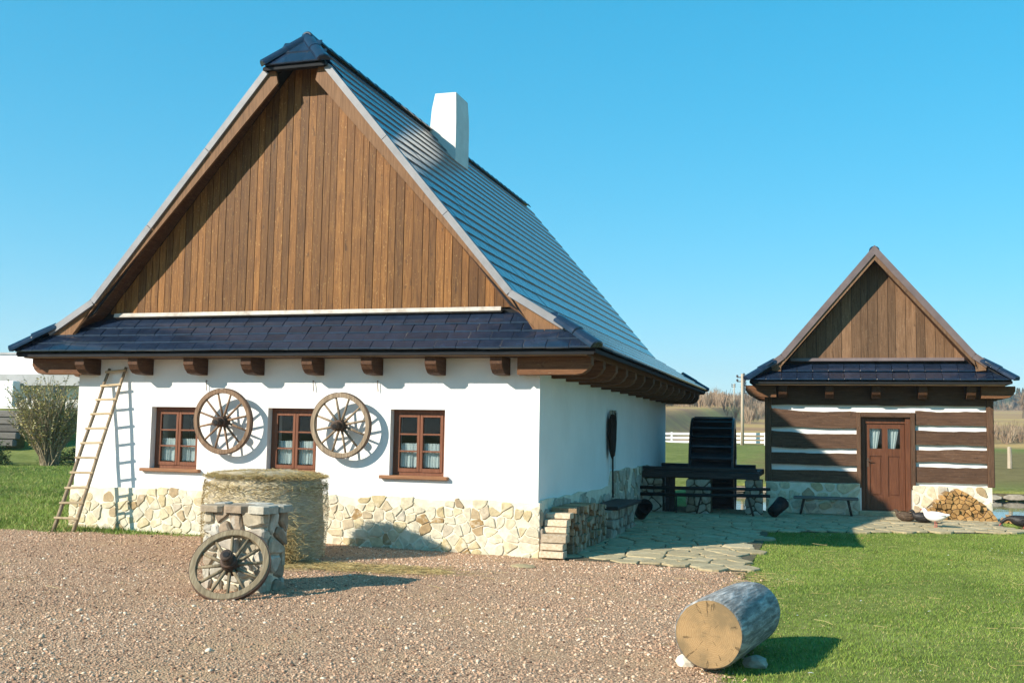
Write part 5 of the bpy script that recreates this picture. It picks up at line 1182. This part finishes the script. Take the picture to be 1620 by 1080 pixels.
# small litter on the lawn
def litter(name, n, s, mat, label, cat):
    x = nr.uniform(3.2, 7.5, n); y = nr.uniform(-6, 5, n); k = cam_filter(x, y, 0); x, y = x[k], y[k]; n = len(x); tv = np.array([(-1, -.4, 0), (0, -.5, .25), (1, 0, .1), (0, .5, .3), (-.9, .3, .05)])*s; tf = np.array([(0, 1, 4), (1, 3, 4), (1, 2, 3)])
    V, F = instance_cloud(tv, tf, np.stack([x, y, g(x, y)+.04], -1), nr.uniform(0, 6.28, n), nr.uniform(.6, 1.3, (n, 3))); o = bulk(name, V, F, (mat,), np.repeat(nr.random(n), 5)); tag(o, label, cat)
litter('lawn_feathers', 45, .018, 'feather_bit', 'tiny white duck feathers scattered over the lawn', 'feathers')
litter('dead_leaves', 12, .035, 'dead_leaf', 'few reddish dead leaves scattered over the lawn', 'leaves')

# ------------------------------------------------------------------ left background: shrub, hedge, timbers, white building
def shrub(name, x, y, R, H, nst, label, seed, nb=1, budn=7000, lean=(0, 0)):
    r2 = random.Random(seed); z = g1(x, y); o = empty(name, (x, y, z), label, 'shrub'); m_ = MB(); tips = []
    for k in range(nst):
        a = r2.uniform(0, 6.283); sp = R*math.sqrt(r2.random())*.95; h = H*r2.uniform(.55, 1.0)*(1-.22*(sp/R)**2); b0 = Vector((r2.gauss(0, .12)*R*.5, r2.gauss(0, .12)*R*.5, -.05))
        e = Vector((math.cos(a)*sp+lean[0], math.sin(a)*sp+lean[1], h)); c = b0.lerp(e, .45)+Vector((-math.cos(a)*sp*.14, -math.sin(a)*sp*.14, h*.08)); p = []
        for i in range(7):
            t = i/6; q = b0*(1-t)**2+c*2*t*(1-t)+e*t*t; p.append(q+Vector((r2.gauss(0, .015), r2.gauss(0, .015), 0))*R)
        m_.tube(p, [.016*(1-.85*i/6)+.003 for i in range(7)], 4, cap=False); tips.append(p)
        for q in range(7):
            i = r2.randint(2, 5); s0 = p[i].lerp(p[i+1], r2.random()); dr = (p[i+1]-p[i]).normalized(); dv = (dr+Vector((r2.gauss(0, .45), r2.gauss(0, .45), r2.uniform(0, .4)))).normalized(); L = r2.uniform(.2, .55)*R*.6
            tw = [s0, s0+dv*L*.5+Vector((0, 0, .02)), s0+dv*L]; m_.tube(tw, [.006, .005, .003], 3, cap=False); tips.append(tw)
    me = bpy.data.meshes.new('stems'); me.from_pydata([tuple(v) for v in m_.v], [], m_.f); a = me.attributes.new('tint', 'FLOAT', 'POINT'); a.data.foreach_set('value', nr.random(len(m_.v)).astype(np.float32)*.6+.3*nr.random()); me.update()
    st = link('stems', me, o, ('twig',))
    P = []
    for _ in range(budn):
        t = tips[r2.randrange(len(tips))]; i = r2.randrange(len(t)-1) if len(t) < 5 else r2.randint(3, len(t)-2); P.append(t[i].lerp(t[i+1], r2.random())+Vector((r2.gauss(0, .02), r2.gauss(0, .02), r2.gauss(0, .02))))
    P = np.array([tuple(p) for p in P]); n = len(P); tv = np.array([(-.5, 0, 0), (0, -.28, .1), (.5, 0, .05), (0, .28, .1)]); tf = np.array([(0, 1, 2, 3)])
    V, F = instance_cloud(tv, tf, P, nr.uniform(0, 6.28, n), np.repeat(nr.uniform(.04, .085, n)[:, None], 3, 1), nr.uniform(-1.4, 1.4, n)); lf = bulk('buds', V, F, ('bud',), np.repeat(nr.random(n), 4), parent=o); return o
shrub('bare_shrub', -21.0, 15.6, 1.55, 3.0, 210, 'tall bare spring shrub with yellowish buds beside the white house', 3, budn=13000)
shrub('bare_shrub', -23.2, 18.2, 1.1, 2.0, 90, 'lower yellow budding shrub behind the tall bare shrub', 4, budn=6000)
def leafmass(name, cx_, cy_, rx, ry, h, n, label, cat='hedge', mat='hedge_leaf', s=(.05, .10)):
    o = empty(name, (cx_, cy_, g1(cx_, cy_)), label, cat); u = nr.normal(size=(n, 3)); u /= np.linalg.norm(u, axis=1)[:, None]; u[:, 2] = np.abs(u[:, 2]); r = nr.uniform(.55, 1.0, n)**.6
    lump = 1+.18*np.sin(u[:, 0]*7+cx_)*np.cos(u[:, 1]*6)+.12*np.sin(u[:, 0]*15+u[:, 2]*9); P = u*np.array([rx, ry, h])*(r*lump)[:, None]
    tv = np.array([(-.5, 0, 0), (0, -.3, .08), (.5, 0, .0), (0, .3, .08)]); V, F = instance_cloud(tv, np.array([(0, 1, 2, 3)]), P, nr.uniform(0, 6.28, n), np.repeat(nr.uniform(*s, n)[:, None], 3, 1), nr.uniform(-1, 1, n))
    bulk('foliage', V, F, (mat,), np.repeat(np.clip(nr.normal(.5, .25, n), 0, 1), 4), parent=o)
    m_ = MB()
    for k in range(14): a = rnd.uniform(0, 6.28); m_.tube([(0, 0, -.05), (rx*.3*math.cos(a), ry*.3*math.sin(a), h*.3), (rx*.75*math.cos(a), ry*.75*math.sin(a), h*.5)], [.02, .012, .006], 5)
    q = m_.obj('stem', None, ('hub',), False); q.parent = o; return o
leafmass('hedge_bush', -23.0, 14.6, 1.3, .9, .95, 5200, 'low dense green bush at the foot of the bare shrubs')
leafmass('hedge_bush', -25.2, 15.6, 1.3, 1.0, 1.15, 5200, 'taller dense green bush in front of the retaining timbers')
leafmass('hedge_bush', -20.6, 16.9, 1.5, .8, .6, 3600, 'low green ground cover bush behind the tall bare shrub')
rw_ = empty('timber_retaining_wall', (-29.5, 22, 1.0), 'grey stacked timber retaining wall below the white building', 'retaining wall')
for k in range(5): MB().box(-34, -28.2+.05*k, 22-.02*k+.12*k, 22.25+.12*k, .75+k*.30, 1.02+k*.30, c=.03).obj('sleeper', rw_, ('sleeper',))
MB().box(-34, -28.4, 22.9, 26, .6, 2.1).obj('earth_fill', rw_, ('ground',))
wb = empty('white_building', (-44, 44, 2.6), 'long low white building with grey roof edge and dark windows behind the shrub', 'building')
m_ = MB(); m_.box(-56, -36, 40, 50, 1.8, 4.02); m_.obj('wall', wb, ('white_paint',)); MB().box(-56.5, -35.5, 38.9, 44.5, 4.03, 4.72).obj('roof_edge', wb, ('grey_roof',))
MB().box(-58, -44.45, 44.6, 52, 2.5, 6.35).obj('upper_storey', wb, ('white_paint',)); MB().box(-58.2, -44.3, 44.5, 52.2, 6.36, 6.5).obj('roof', wb, ('grey_roof',))
for a, b, z0, z1 in ((-45.3, -44.2, 2.95, 3.72), (-41.5, -40.7, 2.6, 3.95), (-43.6, -43.2, 2.9, 3.35), (-48.5, -47, 2.95, 3.72), (-39.4, -38, 2.95, 3.72)):
    q = MB().box(a, b, 39.93, 39.99, z0, z1).obj('window', wb, ('dark_glass',)); MB().box(a-.04, b+.04, 39.94, 39.985, z0-.08, z0-.005).obj('sill', q, ('grey_roof',)); MB().box((a+b)/2-.03, (a+b)/2+.03, 39.90, 39.929, z0, z1).obj('mullion', q, ('white_paint',))
MB().box(-43.95, -42.95, 38.2, 38.8, 2.7, 4.25, c=.03).obj('vent_cabinet', wb, ('white_paint',))

# ------------------------------------------------------------------ far background: fence, poles, trees, woods
fc = empty('white_rail_fence', (-4, 75, 1.2), 'white three rail fence on the grassy bank behind the mill', 'fence')
xx = -26
while xx < 6:
    z = 1.02+.012*(xx+9); MB().box(xx-.07, xx+.07, 74.95, 75.07, z-.4, z+1.02).obj('post', fc, ('white_paint',)); xx += 1.9
for dz in (.14, .46, .80): MB().add([(-26, 74.92, .815+dz), (6, 74.92, 1.20+dz), (6, 74.92, 1.38+dz), (-26, 74.92, .995+dz), (-26, 74.95, .815+dz), (6, 74.95, 1.20+dz), (6, 74.95, 1.38+dz), (-26, 74.95, .995+dz)], [(0, 1, 2, 3), (4, 7, 6, 5), (0, 4, 5, 1), (1, 5, 6, 2), (2, 6, 7, 3), (3, 7, 4, 0)]).obj('rail', fc, ('white_paint',))
def upole(x, y, h, label, r=.14):
    z = g1(x, y); o = empty('utility_pole', (x, y, z), label, 'utility pole'); q = MB().tube([(0, 0, -.3), (0, 0, h)], [r, r*.75], 10).obj('shaft', None, ('pole',), False, True); q.parent = o
    for dz in (.28, .62):
        q = MB().tube([(-.42, 0, h-dz), (.22, 0, h-dz)], .04, 6).obj('crossarm', None, ('iron',), False); q.parent = o
        for dx in (-.40, .20): p = MB().tube([(dx, 0, h-dz), (dx, 0, h-dz+.10), (dx, 0, h-dz+.2)], [.05, .10, .05], 8).obj('insulator', None, ('ceramic',), False); p.parent = q
upole(-3.0, 73.6, 5.75, 'pale wooden utility pole in front of the white rail fence'); upole(-12.6, 180, 4.6, 'small far utility pole on the brown field beyond the fence', .12)
o = empty('fence_post', (11.36, 38, g1(11.36, 38)), 'lone pale post standing in the meadow beyond the pond', 'post'); q = MB().tube([(0, 0, -.2), (.01, 0, .5), (0, 0, .92)], [.10, .095, .085], 8).obj('shaft', None, ('pole',), False); q.parent = o; q = MB().tube([(0, 0, .92), (0, 0, .955)], [.09, .05], 8).obj('cap', None, ('pole',), False); q.parent = o
def tree(x, y, H, kind, label, group=None):
    z = g1(x, y); o = empty('tree', (x, y, z), label, 'tree', group); q = MB().tube([(0, 0, -.5), (.02*H, 0, H*.3), (0, .01*H, H*.75)], [.035*H*.5, .022*H*.5, .008*H*.5], 7).obj('trunk', None, ('hub',), False); q.parent = o
    n = 420; m_ = MB(); P = []
    if kind == 'bare':
        vv, ff = [], []
        for k in range(46):
            a = rnd.uniform(0, 6.28); t = rnd.uniform(.25, .7); L = H*rnd.uniform(.2, .42); e = rnd.uniform(.3, 1.2); p0 = Vector((0, 0, H*t)); p1 = p0+Vector((math.cos(a)*math.cos(e), math.sin(a)*math.cos(e), math.sin(e)))*L; m_.tube([p0, p0.lerp(p1, .5)+Vector((0, 0, .02*H)), p1], [.008*H, .005*H, .002*H], 3, cap=False)
            for j in range(5): b = p0.lerp(p1, rnd.uniform(.3, .95)); d = Vector((rnd.gauss(0, 1), rnd.gauss(0, 1), rnd.uniform(.2, 1.2))).normalized()*L*.45; m_.tube([b, b+d], [.003*H, .0015*H], 3, cap=False)
        me = bpy.data.meshes.new('crown'); me.from_pydata([tuple(v) for v in m_.v], [], m_.f); a_ = me.attributes.new('tint', 'FLOAT', 'POINT'); a_.data.foreach_set('value', nr.random(len(m_.v)).astype(np.float32)); me.update(); c = link('crown', me, o, ('far_twig',))
    else:
        tt = nr.random(n)**.7; zz_ = H*(.12+.88*tt); rr_ = H*.22*(1-tt)*(.55+.45*np.abs(np.sin(tt*40)))+.01*H; a = nr.uniform(0, 6.28, n); rad = rr_*nr.uniform(.3, 1, n)
        P = np.stack([rad*np.cos(a), rad*np.sin(a), zz_], -1); tv = np.array([(-.5, 0, 0), (0, -.35, -.12), (.6, 0, -.3), (0, .35, -.12)]); V, F = instance_cloud(tv, np.array([(0, 1, 2, 3)]), P, a, np.repeat((H*nr.uniform(.06, .12, n))[:, None], 3, 1)); bulk('crown', V, F, ('conifer',), np.repeat(nr.random(n), 4), parent=o)
    return o
for x, y, H, kind, lab in [(-31.5, 455, 13, 'conifer', 'dark lone conifer on the hill crest beyond the fence'), (-62, 458, 9, 'conifer', 'dark conifer at the hill crest just past the white wall'), (-68, 452, 8, 'bare', 'bare crest tree just past the white wall'),
                           (-44, 460, 7, 'bare', 'bare crest tree between the two crest conifers'), (-20, 462, 12, 'bare', 'wide bare tree on the crest beside the cabin eave'), (46, 250, 7, 'bare', 'bare tree on the hillside right of the cabin'), (52, 236, 4.5, 'bare', 'smaller bare tree on the hillside right of the cabin')]: tree(x, y, H, kind, lab)
def wood(name, n, xr, yr, hr, mat, label, twigs=7):
    x = nr.uniform(*xr, n); y = nr.uniform(*yr, n); k = cam_filter(x, y, 25); x, y = x[k], y[k]; n = len(x); h = nr.uniform(*hr, n); z = g(x, y)
    VV, FF = [], []; tv = np.array([(-.05, 0, 0), (.05, 0, 0), (.02, 0, 1), (-.02, 0, 1)]); tf = np.array([(0, 1, 2, 3)]); V0 = []; 
    if mat == 'conifer': tv = np.concatenate([np.array([(math.cos(a)*r_, math.sin(a)*r_, zz_) for a in np.arange(0, 6.28, 1.05)]) for r_, zz_ in ((.2, .1), (.14, .4), (.09, .68), (.01, 1.0))]); tf = np.array([(i*6+k2, i*6+(k2+1) % 6, (i+1)*6+(k2+1) % 6, (i+1)*6+k2) for i in range(3) for k2 in range(6)])
    else:
        q = []
        for t in range(twigs*3):
            a = rnd.uniform(0, 6.28); r_ = .38*math.sqrt(rnd.random()); b = (r_*.2*math.cos(a), r_*.2*math.sin(a), rnd.uniform(0, .35)); e = (r_*math.cos(a), r_*math.sin(a), rnd.uniform(.5, 1)); w_ = .016; q += [(b[0]-w_, b[1], b[2]), (b[0]+w_, b[1], b[2]), (e[0]+w_*.5, e[1], e[2]), (e[0]-w_*.5, e[1], e[2])]
        tv = np.array(q); tf = np.arange(len(q)).reshape(-1, 4)
    V, F = instance_cloud(tv, tf, np.stack([x, y, z-.05*h], -1), nr.uniform(0, 6.28, n), np.repeat(h[:, None], 3, 1)); o = bulk(name, V, F, (mat,), np.repeat(nr.random(n), len(tv))); return tag(o, label, 'wood')
wood('far_thicket', 4200, (-110, -8), (150, 455), (1.4, 3.4), 'far_twig', 'brown bare thicket covering the far hillside behind the fence')
wood('crest_wood', 900, (-130, 120), (455, 520), (2, 5), 'far_twig', 'line of bare brown trees along the far hill crest')
wood('far_bare_wood', 420, (10, 45), (84, 104), (1.1, 2.0), 'far_twig', 'grey bare wood on the slope beyond the pond right of the cabin')
wood('far_conifer_wood', 2600, (60, 420), (640, 900), (12, 22), 'conifer', 'dark conifer wood along the far hilltop right of the cabin')

# ------------------------------------------------------------------ spring haze over the valley
t = NT('haze_air'); t.n.remove(t.b); pv = t.node('ShaderNodeVolumePrincipled'); pv.inputs['Density'].default_value = 0.00038; pv.inputs['Color'].default_value = (0.86, 0.92, 1.0, 1); pv.inputs['Anisotropy'].default_value = 0.2
t.l.new(pv.outputs[0], t.n['Material Output'].inputs['Volume'])
hz = MB().box(-720, 920, -720, 1420, -12, 95).obj('haze', None, (t.m,)); hz['kind'] = 'stuff'
